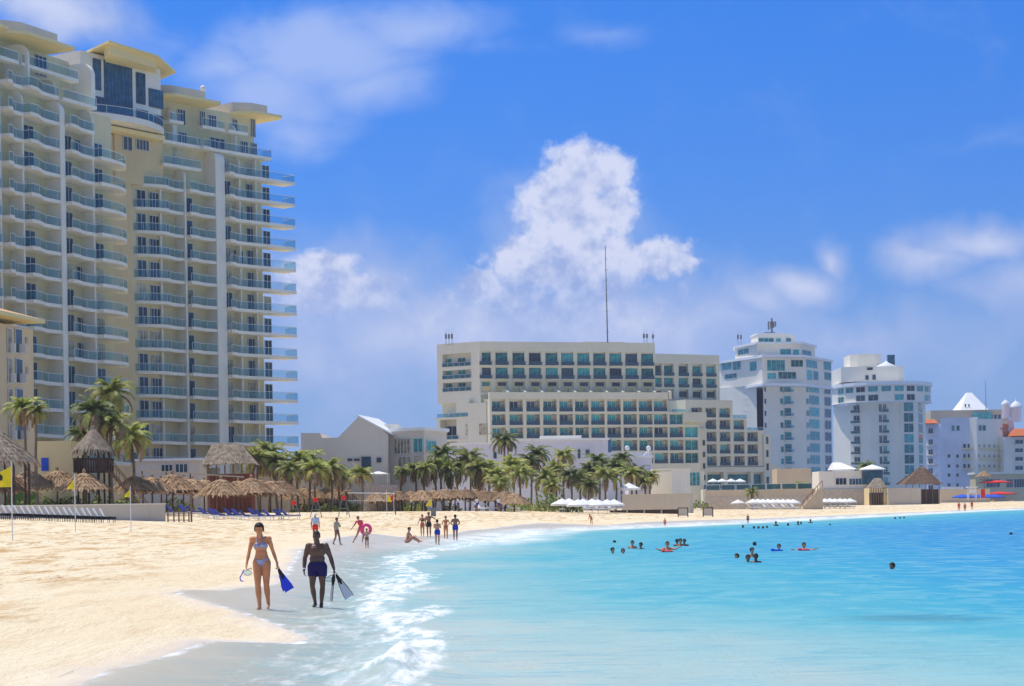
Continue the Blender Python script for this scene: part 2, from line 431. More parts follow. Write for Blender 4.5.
c7 = [(rs(205)+(rf[3]-rs(205))*i/8, .6-.5*ease(i/8)) for i in range(9)]+[(rf[3]+(e2-rf[3])*i/8, .1) for i in range(1,9)]
row_of(RW, c7, (13,), closed_right=True)
c8 = [(rs(166)+(rs(205)-rs(166))*i/8, .4-.3*ease(i/8)) for i in range(9)]; row_of(RW, c8, (12,13))
for q0, q1 in ((178,192),(211,233),(237,256)): row_of(RW, [(rs(q0)+(rs(q1)-rs(q0))*i/6, -.7) for i in range(7)], (14,))
row_of(LW, [(lf[4]+(lf[5]+.5-lf[4])*i/8, .4) for i in range(9)], (13,))
row_of(LW, [(lf[0]+(ls(30)-lf[0])*i/8, -.8) for i in range(9)], (14,)); row_of(LW, [(ls(34)+(ls(90)-ls(34))*i/8, -.9) for i in range(9)], (14,))
# back side of the free standing balcony end: cross wall returning to the wing
# windows
for k in range(-1, 13):
    z = ZK[0]+FH*k
    rnd = random.Random(k*7+3)
    def w(F_, px0, px1, h, n=-D, kind=None, nm=2, name='window', sill=0):
        kind = kind or ('curtained' if rnd.random() < .24 else 'dark_glass')
        window(F_, tw, F_.s(px0, n+.04), F_.s(px1, n+.04), z+.05+sill, z+h, n, kind, 'white_frame', nm, name)
    if k < 12:
        w(LW, 27.6, 38, 2.45)
        w(LW, 3.5, 5.5, 2.2, name='balcony_door', nm=1)
        w(LW, 68, 76, 2.45, name='balcony_door')
        if k in (11, 6, 4, 3): w(LW, 79, 90, 2.3, nm=3)
        w(LW, 98, 106.5, 2.45, name='balcony_door')
    if k < 11:
        w(RW, 140, 149, 2.45, n=-1.0, name='balcony_door', nm=2); w(RW, 152.5, 165, 2.35, n=-1.0, nm=4)
        w(RW, 189.6, 195.5, 2.4, name='balcony_door', nm=1)
    if k >= 0:
        w(RW, 226.5, 234.5, 2.45, name='balcony_door', nm=2)
        if k in (10, 8): w(RW, 236, 246, 2.3, nm=3)
        if k not in (0, ): w(RW, 249.5, 257.5, 2.45, nm=2)
        w(RW, 266, 273, 2.35, nm=2)
# two storeys of terraces on top
z13, z14 = ZK[13], ZK[14]
for px0, px1, z, h, kind in ((11,16,z13,2.3,'dark_glass'),(40,52,z14,2.6,'dark_glass'),(29,36,z13,2.3,'dark_glass')):
    window(LW, tw, LW.s(px0,-D-2.2), LW.s(px1,-D-2.2), z+.05, z+h, -D-2.2, kind, nm=3)
for px0, px1, z, h in ((183,191,z13,2.3),(214,229,z13,2.3),(245,252,z13,2.4),(255,261,z13,2.4),(182,190,z14,2.2),(204,210,z14,2.5),(213,221,z14,2.2),(237,242,z14,2.2),(255,260,z14,2.9)):
    window(RW, tw, RW.s(px0,-D-1.2), RW.s(px1,-D-1.2), z+.05, z+h, -D-1.2, nm=3)
for F_, px, z0, z1, dep in ((LW,17,z13,z14+2.4,3.6),(LW,52,z13,z13+2.7,2.4),(LW,83,z13,z14+2.6,3.4),(RW,174,z12:=ZK[12],z14+2.2,2.2),(RW,200,z13,z13+2.4,1.6),(RW,236,z13,z14+1.5,2.0)):
    inst(fin_mesh(dep,.8 if px in (174,83) else .3,z0,z1,1.6).mesh('partition_wall','pale_slab'),'partition_wall',tw,Vector(F_.pt(F_.s(px,-D-1.2),-D-2.2,0))-B0,F_.rz)
roof = MB(); cano = MB()
for F_, a, b, n0, n1, z in ((LW,-45,12,-12,.2,z14+3.0),(LW,19,78,-12,.6,z14+3.0),(RW,166,224,-14,.8,z14+3.0),(RW,246,285,-14,.6,z14+2.7)):
    s0, s1 = F_.s(a,n1,60), F_.s(b,n1,60 if F_ is LW else 110)
    p = [F_.pt(s0+1.6,n1), F_.pt(s1-.6,n1), F_.pt(s1,n1-1.0), F_.pt(s1,n0), F_.pt(s0,n0), F_.pt(s0,n1-1.6)]
    m = MB(); m.prism([q[:2] for q in p], z, z+.38); m.build('canopy_roof', 'canopy_yellow', tw)
    p = [F_.pt(s0+2.2,n1-1.4), F_.pt(s1-2.2,n1-1.4), F_.pt(s1-1.8,n1-2.0), F_.pt(s1-1.8,n0), F_.pt(s0,n0), F_.pt(s0,n1-3)]
    m = MB(); m.prism([q[:2] for q in p], z+.383, z+1.75); m.build('parapet', 'concrete', tw)
# tall glazed hall on top with its slanted canopy
hall = MB(); CW.box(hall, CW.s(86,0), CW.s(166,0), -8, 0, 53.1, 62.6); hall.build('glazed_hall', 'white_wall', tw)
for px0, px1, ya, yb, nm in ((93,101,59,90,3),(104,132,63,114,8),(136,145,73,104,3),(86.5,90,71,88,1),(87,90,95,107,1),(92,104,97,111,3),(148.5,162.5,90,108,4),(136,147,110,119,3),(149,162,115,124,3)):
    px = (px0+px1)/2; d = CW.P.y+CW.u.y*CW.s(px,0,90)
    window(CW, tw, CW.s(px0,0,90), CW.s(px1,0,90), zat(px,yb,d), zat(px,ya,d), 0, 'blue_glass', 'dark_frame', nm)
P = [at(82,50,266), at(109,45,259), at(158,64,268), at(176,68,278), at(150,64,285), at(100,50,280)]
zc = 62.9
c = MB(); c.prism([(p.x,p.y) for p in P], zc, zc+.25)
q = [at(104,50,263), at(110,48,260.5), at(156,65,270), at(158,64,280), at(112,50,276)]
c.prism([(p.x,p.y) for p in q], zc-1.1, zc-.003); c.build('canopy_roof', 'canopy_yellow', tw)
cv = [(CW.s(78,1)+(CW.s(166,0)-CW.s(78,1))*i/16, .5+3.1*math.sin(math.pi*(i/16))**.8) for i in range(17)]
a, r = balcony_meshes(cv, -.05, th=.8)
o = inst(a, 'balcony', tw, Vector(CW.pt(0,0,54.3))-B0, CW.rz); inst(r, 'railing', o, (0,0,0))
m = MB(); CW.box(m, CW.s(104,0), CW.s(165,0), -.75, .9, 52.7, 53.3); m.build('beam', 'canopy_yellow', tw)
for px0, px1, ya, yb, nm in ((122,131,136,150,2),(135,148,139,150,4)):
    px = (px0+px1)/2; d = CW.P.y+CW.u.y*CW.s(px,-.8,90)
    window(CW, tw, CW.s(px0,-.8,90), CW.s(px1,-.8,90), zat(px,yb,d), zat(px,ya,d), -.8, 'dark_glass', 'white_frame', nm)
# ground floor openings of the right wing and the pinkish block in the gap
for px0, px1 in ((127,134),(140,150),(153,161),(181,194)):
    window(RW, tw, RW.s(px0,-D), RW.s(px1,-D), 5.3, 7.7, -D, nm=3, name='window')
g = MB(); fr = F(104,264,140,268); fr.box(g, 0, fr.L, -4, 0, 0, zat(120,423,266)); g.build('entrance_block', 'peach_wall', tw)
for ya, yb in ((431,446),(452,463)):
    window(fr, tw, fr.s(122), fr.s(138), zat(130,yb,266), zat(130,ya,266), 0, 'blue_glass', nm=3)
m = MB(); m.ball((at(203,88.5,284)), .45, 10, 6); m.tube(at(203,95,284), at(203,89,284), .08, None, 5); m.build('satellite_dish', 'white_plastic', tw, smooth=True)

# ================================================================== PEACH HOTEL AT THE LEFT EDGE
ph = empty('hotel_block', (-48,198,1.9), 'peach walled hotel corner with tiled overhanging roof at the left edge', 'building')
PF = F(-30,190,47,208)
m = MB(); PF.box(m, 0, PF.s(34.5,0), -14, 0, 0, zat(30,330,205)); m.build('wall', 'peach_wall', ph)
zr = zat(46,325,206)
m = MB(); p = [PF.pt(-2,1.5), PF.pt(PF.s(47,1.5),1.5), PF.pt(PF.s(47,1.5),-15.5), PF.pt(-2,-15.5)]
cxy = PF.pt(PF.L*.4,-7)
m.prism([q[:2] for q in p], zr, zr+.35, 1)
tp = [(q[0]+(cxy[0]-q[0])*.92, q[1]+(cxy[1]-q[1])*.92) for q in p]
m.prism([q[:2] for q in p], zr+.353, zr+2.6, 0, tp); m.build('roof', ['tan_tile','canopy_yellow'], ph)
for ya, yb in ((328,353),(358,383),(388,408),(412,440)):
    for px0, px1 in ((8,13),(16,23)):
        d = PF.P.y+PF.u.y*PF.s(px0,0)
        ww = window(PF, ph, PF.s(px0), PF.s(px1), zat(px0,yb,d), zat(px0,ya,d), 0, 'curtained' if px0 == 8 else 'dark_glass', nm=1)
        b = MB(); PF.box(b, PF.s(px0), PF.s(px1), .12, .2, zat(px0,yb,d)+.05, zat(px0,yb,d)+1.0); b.build('balustrade', 'white_plastic', ww)
    b = MB(); d = 204; PF.box(b, PF.s(26.5), PF.s(28.5), 0.01, .15, zat(27,yb-8,d), zat(27,ya+10,d)); b.build('wall_lamp', 'stone', ph)

# ================================================================== WHITE HOUSE WITH THE GABLE
gh = empty('gable_house', (-30,252,1.9), 'low pale house with a white gable roof slope right of the tall tower', 'building')
d = 250; pt = lambda x, y, dd=d: (at(x,y,dd).x, zat(x,y,dd))
prof = [(301,512),(388,512),(388,434),(362,417),(358,417),(338,437.5),(322,438),(320,433),(301,433)]
pr = [pt(*q) for q in prof]
m = MB(); k = len(pr)
m.add([(x,d,z) for x, z in pr]+[(x,d+14,z) for x, z in pr], [tuple(range(k))[::-1], tuple(range(k,2*k))]+[(i,i+k,(i+1)%k+k,(i+1)%k)[::-1] for i in range(k)])
m.build('wall', 'gable_wall', gh)
m = MB(); x0,z0 = pt(359,416.6); x1,z1 = pt(391,434.6)
m.hexa([(x0-.2,d-.15,z0),(x1,d-.15,z1),(x1+1.2,d+13,z1-.3),(x0+1.6,d+13,z0),(x0-.2,d-.15,z0+.25),(x1,d-.15,z1+.25),(x1+1.2,d+13,z1),(x0+1.6,d+13,z0+.25)])
m.build('roof', 'white_roof', gh)
G2 = F(387,253,424,250,450); G3 = F(424,250,447,256,450)
zt, zb = zat(410,431,251), 0
w0, w1, w2 = G2.pt(.1,0)[:2], G2.pt(G2.L,0)[:2], G3.pt(G3.L,0)[:2]; foot = [w0, w1, w2, (w2[0]-1, 264), (w0[0]+.2, 264)]
m = MB(); m.prism(foot, zb, zt); m.build('side_wing', 'gable_wall', gh)
m = MB(); m.prism([(foot[0][0]+.1,foot[0][1]-.35),(foot[1][0]+.15,foot[1][1]-.4),(foot[2][0]+.35,foot[2][1]-.1),foot[3],foot[4]], zt+.003, zt+.4); m.build('roof_slab', 'white_roof', gh)
for fr, a, b, ya, yb, kd, nm in ((G2,394.5,410.5,439,454.5,'curtained',5),(G2,398,411,457,467,'curtained',3),(G2,413.5,423.5,439,453,'teal_glass',2),(G2,413.5,423,455.5,466,'curtained',2),(G3,426,436,440,453,'teal_glass',2)):
    dd = fr.P.y
    window(fr, gh, fr.s(a,0,450), fr.s(b,0,450), zat(a,yb,dd), zat(a,ya,dd), 0, kd, nm=nm)
GG = F(301,249.95,388,249.95,460)
for a, b, ya, yb in ((347,352,458.5,461),(353.5,359.5,458.5,461),(361,370.5,457,468),(376,381,457.5,462.5)):
    window(GG, gh, GG.s(a), GG.s(b), zat(a,yb,d), zat(a,ya,d), 0, 'dark_glass', 'dark_frame', 1)
m = MB(); a0, b0 = at(383,425,262), at(399,434,262); m.box(a0.x,b0.x,260,266,b0.z,a0.z); m.box(b0.x-1.2,b0.x+.3,262,264,b0.z,a0.z-.2); m.build('roof_hut', 'white_wall', gh)

# ================================================================== LONG TERRACED HOTEL
hm = empty('hotel_building', (12,480,2), 'long pale hotel with rows of teal windows and a tall thin mast, behind the palms', 'building')
H = F(480,470,655,483,360); HL = F(437,477,480.3,469.9,360)
zroof = zat(480,341.3,470)
rows_u = [36.55, 33.35, 30.15]; rows_l = [25.1, 21.95, 18.85, 15.75, 12.65]
cu = [486,502.6,519.6,536,552.7,568.4,584.5,600.4,616.5,632.5,648.3]
m = MB()
H.box(m, 0, H.L, -18, -.5, 0, zroof); H.box(m, 0, H.L, -.5, .0, 38.2, zroof-.01)   # top band
for z in (36.55-1.85, 33.35-1.85, 30.15-1.85): H.box(m, 0, H.L, -.5, -.02, z-.35, z+.25)
for i, c_ in enumerate(cu):
    a, b = H.s(c_-6.1 if i else 480), H.s(c_+6.1)
    nx = H.s(cu[i+1]-6.1) if i < 10 else H.L
    if i == 0: H.box(m, 0, H.s(cu[0]-6.1), -.5, -.01, 27.9, 38.2)
    H.box(m, b, nx, -.5, -.03, 27.9, 38.2)
m.build('wall', 'hotel_wall', hm)
wc = random.Random(5)
for zc_ in rows_u:
    for c_ in cu:
        a, b = H.s(c_-5.8,-.5), H.s(c_+5.6,-.5)
        if zc_ > 31:
            kd = wc.choice(['teal_glass']*3+['dark_glass'])
            window(H, hm, a, b, zc_-1.5, zc_+1.25, -.5, kd, 'dark_frame', 4)
            railing(H, hm, H.s(c_-5.8), H.s(c_+6.6), .35, zc_-1.6, .85, 'rail_dark')
            s_ = MB(); H.box(s_, H.s(c_-6), H.s(c_+6.4), -.02, .45, zc_-1.85, zc_-1.62); s_.build('balcony_slab', 'hotel_wall', hm)
        else:
            window(H, hm, H.s(c_-4,-.5), H.s(c_+4,-.5), zc_-.1, zc_+.75, -.43, 'dark_glass' if c_ > 490 else 'teal_glass', 'dark_frame', 3)
# projecting lower block with its terrace on top, stepping down to the right
cl = [499,516.5,533.5,550.3,566.5,582.2,598.2,614.3,630.4,646,661,676.5,691.5]
NB = 5.0
lw = MB()
ends = [12, 13, 14, 14, 14]; tops = [28.3, 23.6, 20.4, 17.3, 14.2]
nlast = [11, 12, 13, 13, 13]
bot = [23.55, 20.35, 17.25, 14.15, 0]
lim = [668.5, 684.5, 699.5, 699.5, 699.5]
for r_, z in enumerate(rows_l):
    s1 = H.s(lim[r_], NB)
    H.box(lw, H.s(490,NB), s1, -.85, NB-1.0, bot[r_], (23.55,20.35,17.25,14.15)[r_-1] if r_ else 26.7)
    H.box(lw, H.s(490,NB), s1, NB-1.0, NB, (26.65 if r_ == 0 else z+1.2), (28.3 if r_ == 0 else z+1.62))
    H.box(lw, H.s(490,NB), s1-.01, NB-1.0, NB-.01, z-1.55, z-1.35)
    for i in range(nlast[r_]):
        a = H.s(cl[i]+6.9, NB); b = H.s(cl[i+1]-6.9, NB) if i+1 < nlast[r_] else s1
        H.box(lw, a, min(b, s1-.02), NB-1.0, NB-.02, z-1.4, 26.66 if r_ == 0 else z+1.22)
    H.box(lw, H.s(490,NB)+.01, H.s(cl[0]-6.9,NB), NB-1.0, NB-.03, z-1.4, 26.66 if r_ == 0 else z+1.22)
H.box(lw, H.s(490,NB), H.s(699.5,NB), NB-1.0, NB-.04, 0, 11.1)
# terrace dividers with sloping tops
lw.build('lower_block', 'hotel_wall', hm)
dv = MB()
for i in range(11):
    a = H.s(cl[i]+8.2, NB-1); q0 = [(a,-1.6),(a+.35,-1.6)]
    z0, z1, z2 = 26.72, 29.6, 28.4
    v = [H.pt(a,0.01,z0),H.pt(a,NB-.05,z0),H.pt(a,NB-.05,z2),H.pt(a,0.01,z1),H.pt(a+.4,0.01,z0),H.pt(a+.4,NB-.05,z0),H.pt(a+.4,NB-.05,z2),H.pt(a+.4,0.01,z1)]
    dv.add(v, [(0,1,2,3),(7,6,5,4),(0,4,5,1),(1,5,6,2),(2,6,7,3),(3,7,4,0)])
dv.build('terrace_divider', 'hotel_wall', hm)
yw = MB(); H.box(yw, .3, H.L-.3, -.497, -.43, 28.6, 31.6); yw.build('terrace_back_wall', 'yellow_wall', hm)
yw = MB(); H.box(yw, .3, H.L-.3, .2, 3.3, 26.72, 26.76); yw.build('terrace_floor', 'yellow_wall', hm)
for r_, z in enumerate(rows_l):
    for i in range(nlast[r_]):
        if r_ == 4 and i < 2: continue
        if r_ == 3 and i < 1: continue
        n = NB-1.0; last = (i == nlast[r_]-1 and r_ > 0)
        a = H.s(cl[i]-6.8, n); b = H.s(cl[i]+(1.6 if not last else 6.2), n)
        kd = wc.choice(['teal_glass']*4+['dark_glass'])
        window(H, hm, a, b, z-1.3, z+1.1, n, kd, 'white_frame', 2)
        window(H, hm, b+.05, H.s(cl[i]+6.8, n), z-1.3, z+1.1, n, 'curtained', 'dark_frame', 2, 'balcony_door') if not last else None
        if not last: railing(H, hm, H.s(cl[i]-6.8,NB), H.s(cl[i]+6.8,NB), NB-.25, z-1.36, .9, 'rail_dark', name='balcony_railing')
# left face
m = MB()
HL.box(m, 0, HL.L, -16, -1.7, 0, zroof-.02)
HL.box(m, .002, HL.L-.05, -1.7, 0, 38.0, zroof-.015)
s1, s2 = HL.s(443.5), HL.s(472)
HL.box(m, .003, s1, -1.7, -.01, 27.2, 38.01); HL.box(m, s2, HL.L-.06, -1.7, -.012, 11, 38.01)
for z in (34.1, 31.2, 28.2): HL.box(m, s1-.1, s2+.1, -1.7, -.02, z, z+.9)
HL.box(m, .003, s2, -1.7, -.022, 26.3, 28.2)
for z in (22.4, 17.2, 12.4): HL.box(m, .01, s2+.1, -1.7, 1.2, z, z+.5)
HL.box(m, HL.s(459), s2, -1.7, 1.0, 3, 27); HL.box(m, s2-.1, HL.L+2.5, -1.7, 1.4, 3, 26)
HL.box(m, HL.s(440), HL.s(442.5), -1.7, 1.0, 3, 22.4)
m.build('corner_block', 'hotel_band', hm)
for z in (34.95, 32.05, 29.05):
    for a, b in ((445,453),(459,467)): window(HL, hm, HL.s(a,-1.7), HL.s(b,-1.7), z+.05, z+2.1, -1.7, 'teal_glass', 'white_frame', 2)
    railing(HL, hm, HL.s(443.3), HL.s(472), .1, z, .95, 'rail_teal')
for z in (18.4, 13.6, 9):
    window(HL, hm, HL.s(443,-1.7), HL.s(457,-1.7), z, z+2.6, -1.7, 'dark_glass', 'white_frame', 3)
    window(HL, hm, HL.s(468), HL.s(473.5), z, z+2.8, 1.0, 'curtained', 'white_frame', 2); window(HL, hm, HL.s(479,1.4), HL.s(487,1.4), z, z+2.8, 1.4, 'curtained', 'white_frame', 2)
    railing(HL, hm, HL.s(439,1.2), HL.s(458,1.2), 1.15, z-.8, 1.0, 'rail_teal')
railing(HL, hm, HL.s(437,1.2), HL.s(472,1.2), 1.15, 22.9, 1.0, 'rail_glass')
# roof edge and aerials
m = MB(); H.box(m, H.s(590), H.s(632), -12, -4, zroof, zroof+.5); m.build('roof_plinth', 'hotel_wall', hm)
m = MB(); p = at(608,341,478); m.tube((p.x,480,zroof), (p.x-.2,480,zat(606,246,480)), .17, .08, 8)
for j in range(1,9): m.tube((p.x-.5,480,zroof+2.5*j),(p.x+.4,480,zroof+2.5*j+.1),.05,None,4)
m.build('mast', 'grey_metal', hm)
def aerial(thing, px, py, d, n, h, r=.14):
    for i in range(n):
        m = MB(); x = at(px+i*3.0,py,d).x; z = zat(px,py,d)
        m.tube((x,d,z-.8),(x,d,z+h*(1-.15*(i%2))),.07,None,6); m.box(x-.25,x+.25,d-.15,d+.15,z+h*.35,z+h*.85)
        m.tube((x,d,z+h*.9),(x+.05,d,z+h*1.45),.04,.02,5); m.build('aerial', 'grey_metal', thing)
aerial(hm, 446, 342, 474, 3, 2.2); aerial(hm, 644, 341, 483, 2, 2.0); aerial(hm, 653, 341, 484, 1, 1.8)

# far wing of the same hotel, a building behind on the right with stepped terraces
fw = empty('hotel_building', (50,530,2), 'stepped hotel wing with terraces coming down to the right before the white towers', 'building')
W_ = F(655,522,720,532,400)
zr = zat(690,354.3,527)
m = MB(); W_.box(m, 0, W_.L, -14, -1.0, 0, zr); W_.box(m, 0, W_.L, -1.0, 0, 38.3, zr-.01)
cf = [658.5,669.8,684.4,698,712]
for z in (36.5, 33.5): W_.box(m, 0, W_.L, -1.0, -.02, z-1.9, z-1.4)
W_.box(m, 0, W_.L, -1.0, -.02, 28.3, 29)
for i in range(5):
    a = W_.s(cf[i]+4.8); b = W_.s(cf[i+1]-4.8) if i < 4 else W_.L
    W_.box(m, a, b, -1.0, -.03, 28.3, 38.31)
m.build('wall', 'hotel_wall', fw)
for z in (36.5, 33.5, 30.3):
    for i, c_ in enumerate(cf):
        hw = 4.6 if i else 2.4
        window(W_, fw, W_.s(c_-hw,-1.0), W_.s(c_+hw,-1.0), z-1.35 if z > 31 else z-.7, z+1.25 if z > 31 else z+.8, -1.0, wc.choice(['teal_glass','teal_glass','dark_glass']) if z > 31 else 'dark_glass', 'dark_frame', 3)
        if z > 31: railing(W_, fw, W_.s(c_-hw-.4), W_.s(c_+hw+.4), .3, z-1.4, .85, 'rail_dark')
NW = 6.0
L_ = F(672,514,790,534,440)
rl = [(25.2,686,733,[697,711,725]),(22.1,686,747,[711,725,739]),(18.95,686,764,[711,725,739,752.5]),(15.75,686,764,[711,725,739,752.5]),(12.6,686,764,[711,725,739,752.5])]
lb = MB(); prev = 28.4
for r_, (z, p0, p1, cs) in enumerate(rl):
    s0, s1 = L_.s(p0), L_.s(p1); zlo = z-1.55 if r_ < 4 else 0
    L_.box(lb, s0, s1, -8, -1.0, zlo, prev-.001); L_.box(lb, s0, s1, -1.0, 0, z+1.2, prev-.001 if r_ == 0 else z+1.62)
    L_.box(lb, s0, s1-.01, -1.0, -.01, z-1.54, z-1.33)
    ed = [p0]+[x for c_ in cs for x in (c_-5.4,c_+5.4)]+[p1]
    for a, b in zip(ed[::2], ed[1::2]):
        if b-a > .3: L_.box(lb, L_.s(a)+.005, L_.s(b)-.005, -1.0, -.02, z-1.4, z+1.25)
    prev = z-1.55
L_.box(lb, L_.s(686), L_.s(770), -1.0, .5, 9.6, 10.9)
for a, b in ((700,705),(722,726),(749,752),(762,770)): L_.box(lb, L_.s(a), L_.s(b), -1.0, .4, 2, 9.7)
L_.box(lb, L_.s(762.5), L_.s(769), -6, .6, 2, 19.5); L_.box(lb, L_.s(769), L_.s(777), -6, .3, 2, 11.5); L_.box(lb, L_.s(686), L_.s(705), -1.0, .7, 2, 21)
L_.box(lb, L_.s(669), L_.s(700), -9, 3.0, 22.5, 25)
lb.build('lower_block', 'hotel_wall', fw)
for z, p0, p1, cs in rl:
    for c_ in cs:
        window(L_, fw, L_.s(c_-5.2,-1.0), L_.s(c_+1.0,-1.0), z-1.3, z+1.1, -1.0, wc.choice(['teal_glass','dark_glass']), 'white_frame', 2)
        window(L_, fw, L_.s(c_+1.2,-1.0), L_.s(c_+5.2,-1.0), z-1.3, z+1.1, -1.0, 'curtained', 'dark_frame', 1, 'balcony_door')
        railing(L_, fw, L_.s(c_-5.3), L_.s(c_+5.3), -.15, z-1.34, .9, 'rail_dark', name='balcony_railing')
for a, b in ((705.5,721.5),(727,748),(753,761)): window(L_, fw, L_.s(a,-1.0), L_.s(b,-1.0), 3.5, 9, -1.0, 'teal_glass', 'dark_frame', 4)
for z in (17, 13.5, 10, 6.5): window(L_, fw, L_.s(764.5), L_.s(766.5), z, z+1.8, .6, 'dark_glass', 'dark_frame', 1)
for z in (16.5, 13.5, 10.5, 7.5):
    window(L_, fw, L_.s(700.8), L_.s(703), z, z+1.4, .7, 'dark_glass', 'dark_frame', 1)
for s0, s1, z in ((733,747,23.65),(747,764,20.4),(672,690,25)): railing(L_, fw, L_.s(s0), L_.s(s1), -.2, z, 1.0)

# ================================================================== WHITE TOWER WITH THE BLUE SLOT
t1 = empty('apartment_tower', (78,578,2), 'white tower with tiered penthouse, dark blue recess and aerials on its top', 'building')
A, Bq, Cq, Dq, E = (720.5,588),(757,572),(763.5,570),(806,574),(832,592)
xy = lambda p, py=420: (at(p[0],py,p[1]).x, p[1])
bodyp = [xy(A), xy(Bq), xy((757,584)), xy((763.5,584)), xy(Cq), xy(Dq), xy(E), (xy(E)[0]-2, 608), (xy(A)[0]+2, 608)]
zc0 = zat(775,384,572)
m = MB(); m.prism(bodyp, 0, zc0); m.build('wall', 'tower_wall', t1)
m = MB(); m.prism([xy((757.2,583)),xy((763.3,583)),(xy((763.3,583))[0],585),(xy((757.2,583))[0],585)], 0, zc0-.2); m.build('recess_wall', 'blue_wall', t1)
FA = F(*A,*Bq,400); FC = F(*Cq,*Dq,400); FE = F(*Dq,*E,400)
m = MB(); z1, z2 = zat(775,359,572), zat(775,356.5,572)
crown = [xy((719,588)), xy((757,568)), xy((763,563)), xy((806,567)), xy((834,590)), (xy(E)[0], 606), (xy(A)[0], 606)]
inn = [xy((721,589)), xy((757,570)), xy((763,566)), xy((805,570)), xy((832,591)), (xy(E)[0]-1, 606), (xy(A)[0]+1, 606)]
m.prism(inn, zc0-.3+.05, z1); m.build('crown_floor', 'tower_wall', t1)
m = MB(); m.prism(crown, z1+.01, z2); m.prism([(x*.998,y-.6) for x, y in crown[1:5]]+[(x,y-5) for x, y in crown[5:]], zc0-.9, zc0-.25); m.build('roof_slab', 'white_roof', t1)
FI1 = Frame(inn[0],inn[1]); FI2 = Frame(inn[2],inn[3]); FI3 = Frame(inn[3],inn[4])
for fr, lst in ((FI1,[(722,732,361,370),(733,741,361,370),(725,737,374,379),(750,757,362,371)]),(FI2,[(767,785,360,371),(767,776,373,379),(778,796,372,379),(791,803,360,367)]),(FI3,[(806,817,360,368),(806.5,812,370,380),(813,818,371,380),(823.5,831,361,370),(824,831,372,380)])):
    for a, b, ya, yb in lst:
        dd = fr.P.y+fr.u.y*fr.s((a+b)/2)
        window(fr, t1, fr.s(a,0,370), fr.s(b,0,370), zat(a,yb,dd), zat(a,ya,dd), 0, 'teal_glass', 'white_frame', max(1,int((b-a)/4)))
dz = [zat(790,382+12.0*i,574) for i in range(8)]
for i, z in enumerate(dz):
    z0 = z-3.2
    def ww(fr, a, b, h=2.3, kd='teal_glass', nm=1): window(fr, t1, fr.s(a,0,400), fr.s(b,0,400), z0+.3, z0+.3+h, 0, kd, 'white_frame', nm)
    ww(FC,780,783,1.6); ww(FC,784,791); 
    bs = MB(); FC.box(bs, FC.s(783.5), FC.s(792.5), .01, 1.3, z0-.05, z0+.2); bb = bs.build('balcony', 'white_wall', t1); railing(FC, bb, FC.s(783.6), FC.s(792.4), 1.2, z0+.2, .9)
    ww(FE,806.3,808.5,1.6); ww(FE,809.5,819,2.6,nm=2); ww(FE,824.5,830.5,2.6,'blue_glass',nm=2)
    if i < 5: ww(FA,743,750,1.8,nm=2)
    if i < 6: ww(FC,764.2,766.2,1.5,'dark_glass')
top = [((736,815),(343.5,357),(566,592),1),((752,796),(334,346),(570,588),0)]
m = MB()
pA = [xy((735,582),350), xy((757,567),350), xy((800,569),350), xy((815,582),350), xy((812,598),350), xy((738,598),350)]
m.prism(pA, z2, zat(775,345,570)); m.build('penthouse', 'tower_wall', t1)
m = MB(); m.prism([(p[0]+(p[0]-78)*.05, p[1]+(p[1]-582)*.08) for p in pA], zat(775,345,570)+.01, zat(775,342.6,570)); m.build('roof_slab', 'white_roof', t1)
pB = [xy((751,578),340), xy((758,569),340), xy((784,570),340), xy((795,578),340), xy((792,592),340), xy((754,592),340)]
zt = zat(775,334.5,570)
m = MB(); m.prism(pB, zat(775,342.6,570)+.01, zt); m.build('top_room', 'tower_wall', t1)
m = MB(); m.prism([(p[0]+(p[0]-78)*.03, p[1]) for p in pB], zt+.01, zt+.4); m.build('roof_slab', 'white_roof', t1)
f1 = Frame(pA[1],pA[2]); f0 = Frame(pA[0],pA[1]); f2 = Frame(pA[2],pA[3]); g1 = Frame(pB[1],pB[2]); g2 = Frame(pB[2],pB[3])
for fr, a, b, ya, yb in ((f0,738,749,350.5,356),(f1,780,791,348.5,355),(f1,793,799,349,355),(f2,802,811,349,355),(g1,758.5,774,338,346),(g1,776,781,338,344),(g2,786,791,337,343)):
    dd = fr.P.y; window(fr, t1, fr.s(a,0,350), fr.s(b,0,350), zat(a,yb,dd), zat(a,ya,dd), 0, 'teal_glass', 'white_frame', max(1,int((b-a)/4)))
aerial(t1, 738, 342, 580, 2, 2.4); m = MB(); p = at(772,334,578); m.tube((p.x,578,p.z-.3),(p.x,578,p.z+4.6),.25,None,8)
for j, dx in enumerate((-1.0,-.35,.45,1.0)): m.box(p.x+dx-.22,p.x+dx+.22,577.6,578,p.z+1.2+.3*j,p.z+3.6)
m.box(p.x-2.2,p.x+.8,577,579,p.z-.3,p.z+.5); m.build('aerial', 'grey_metal', t1)

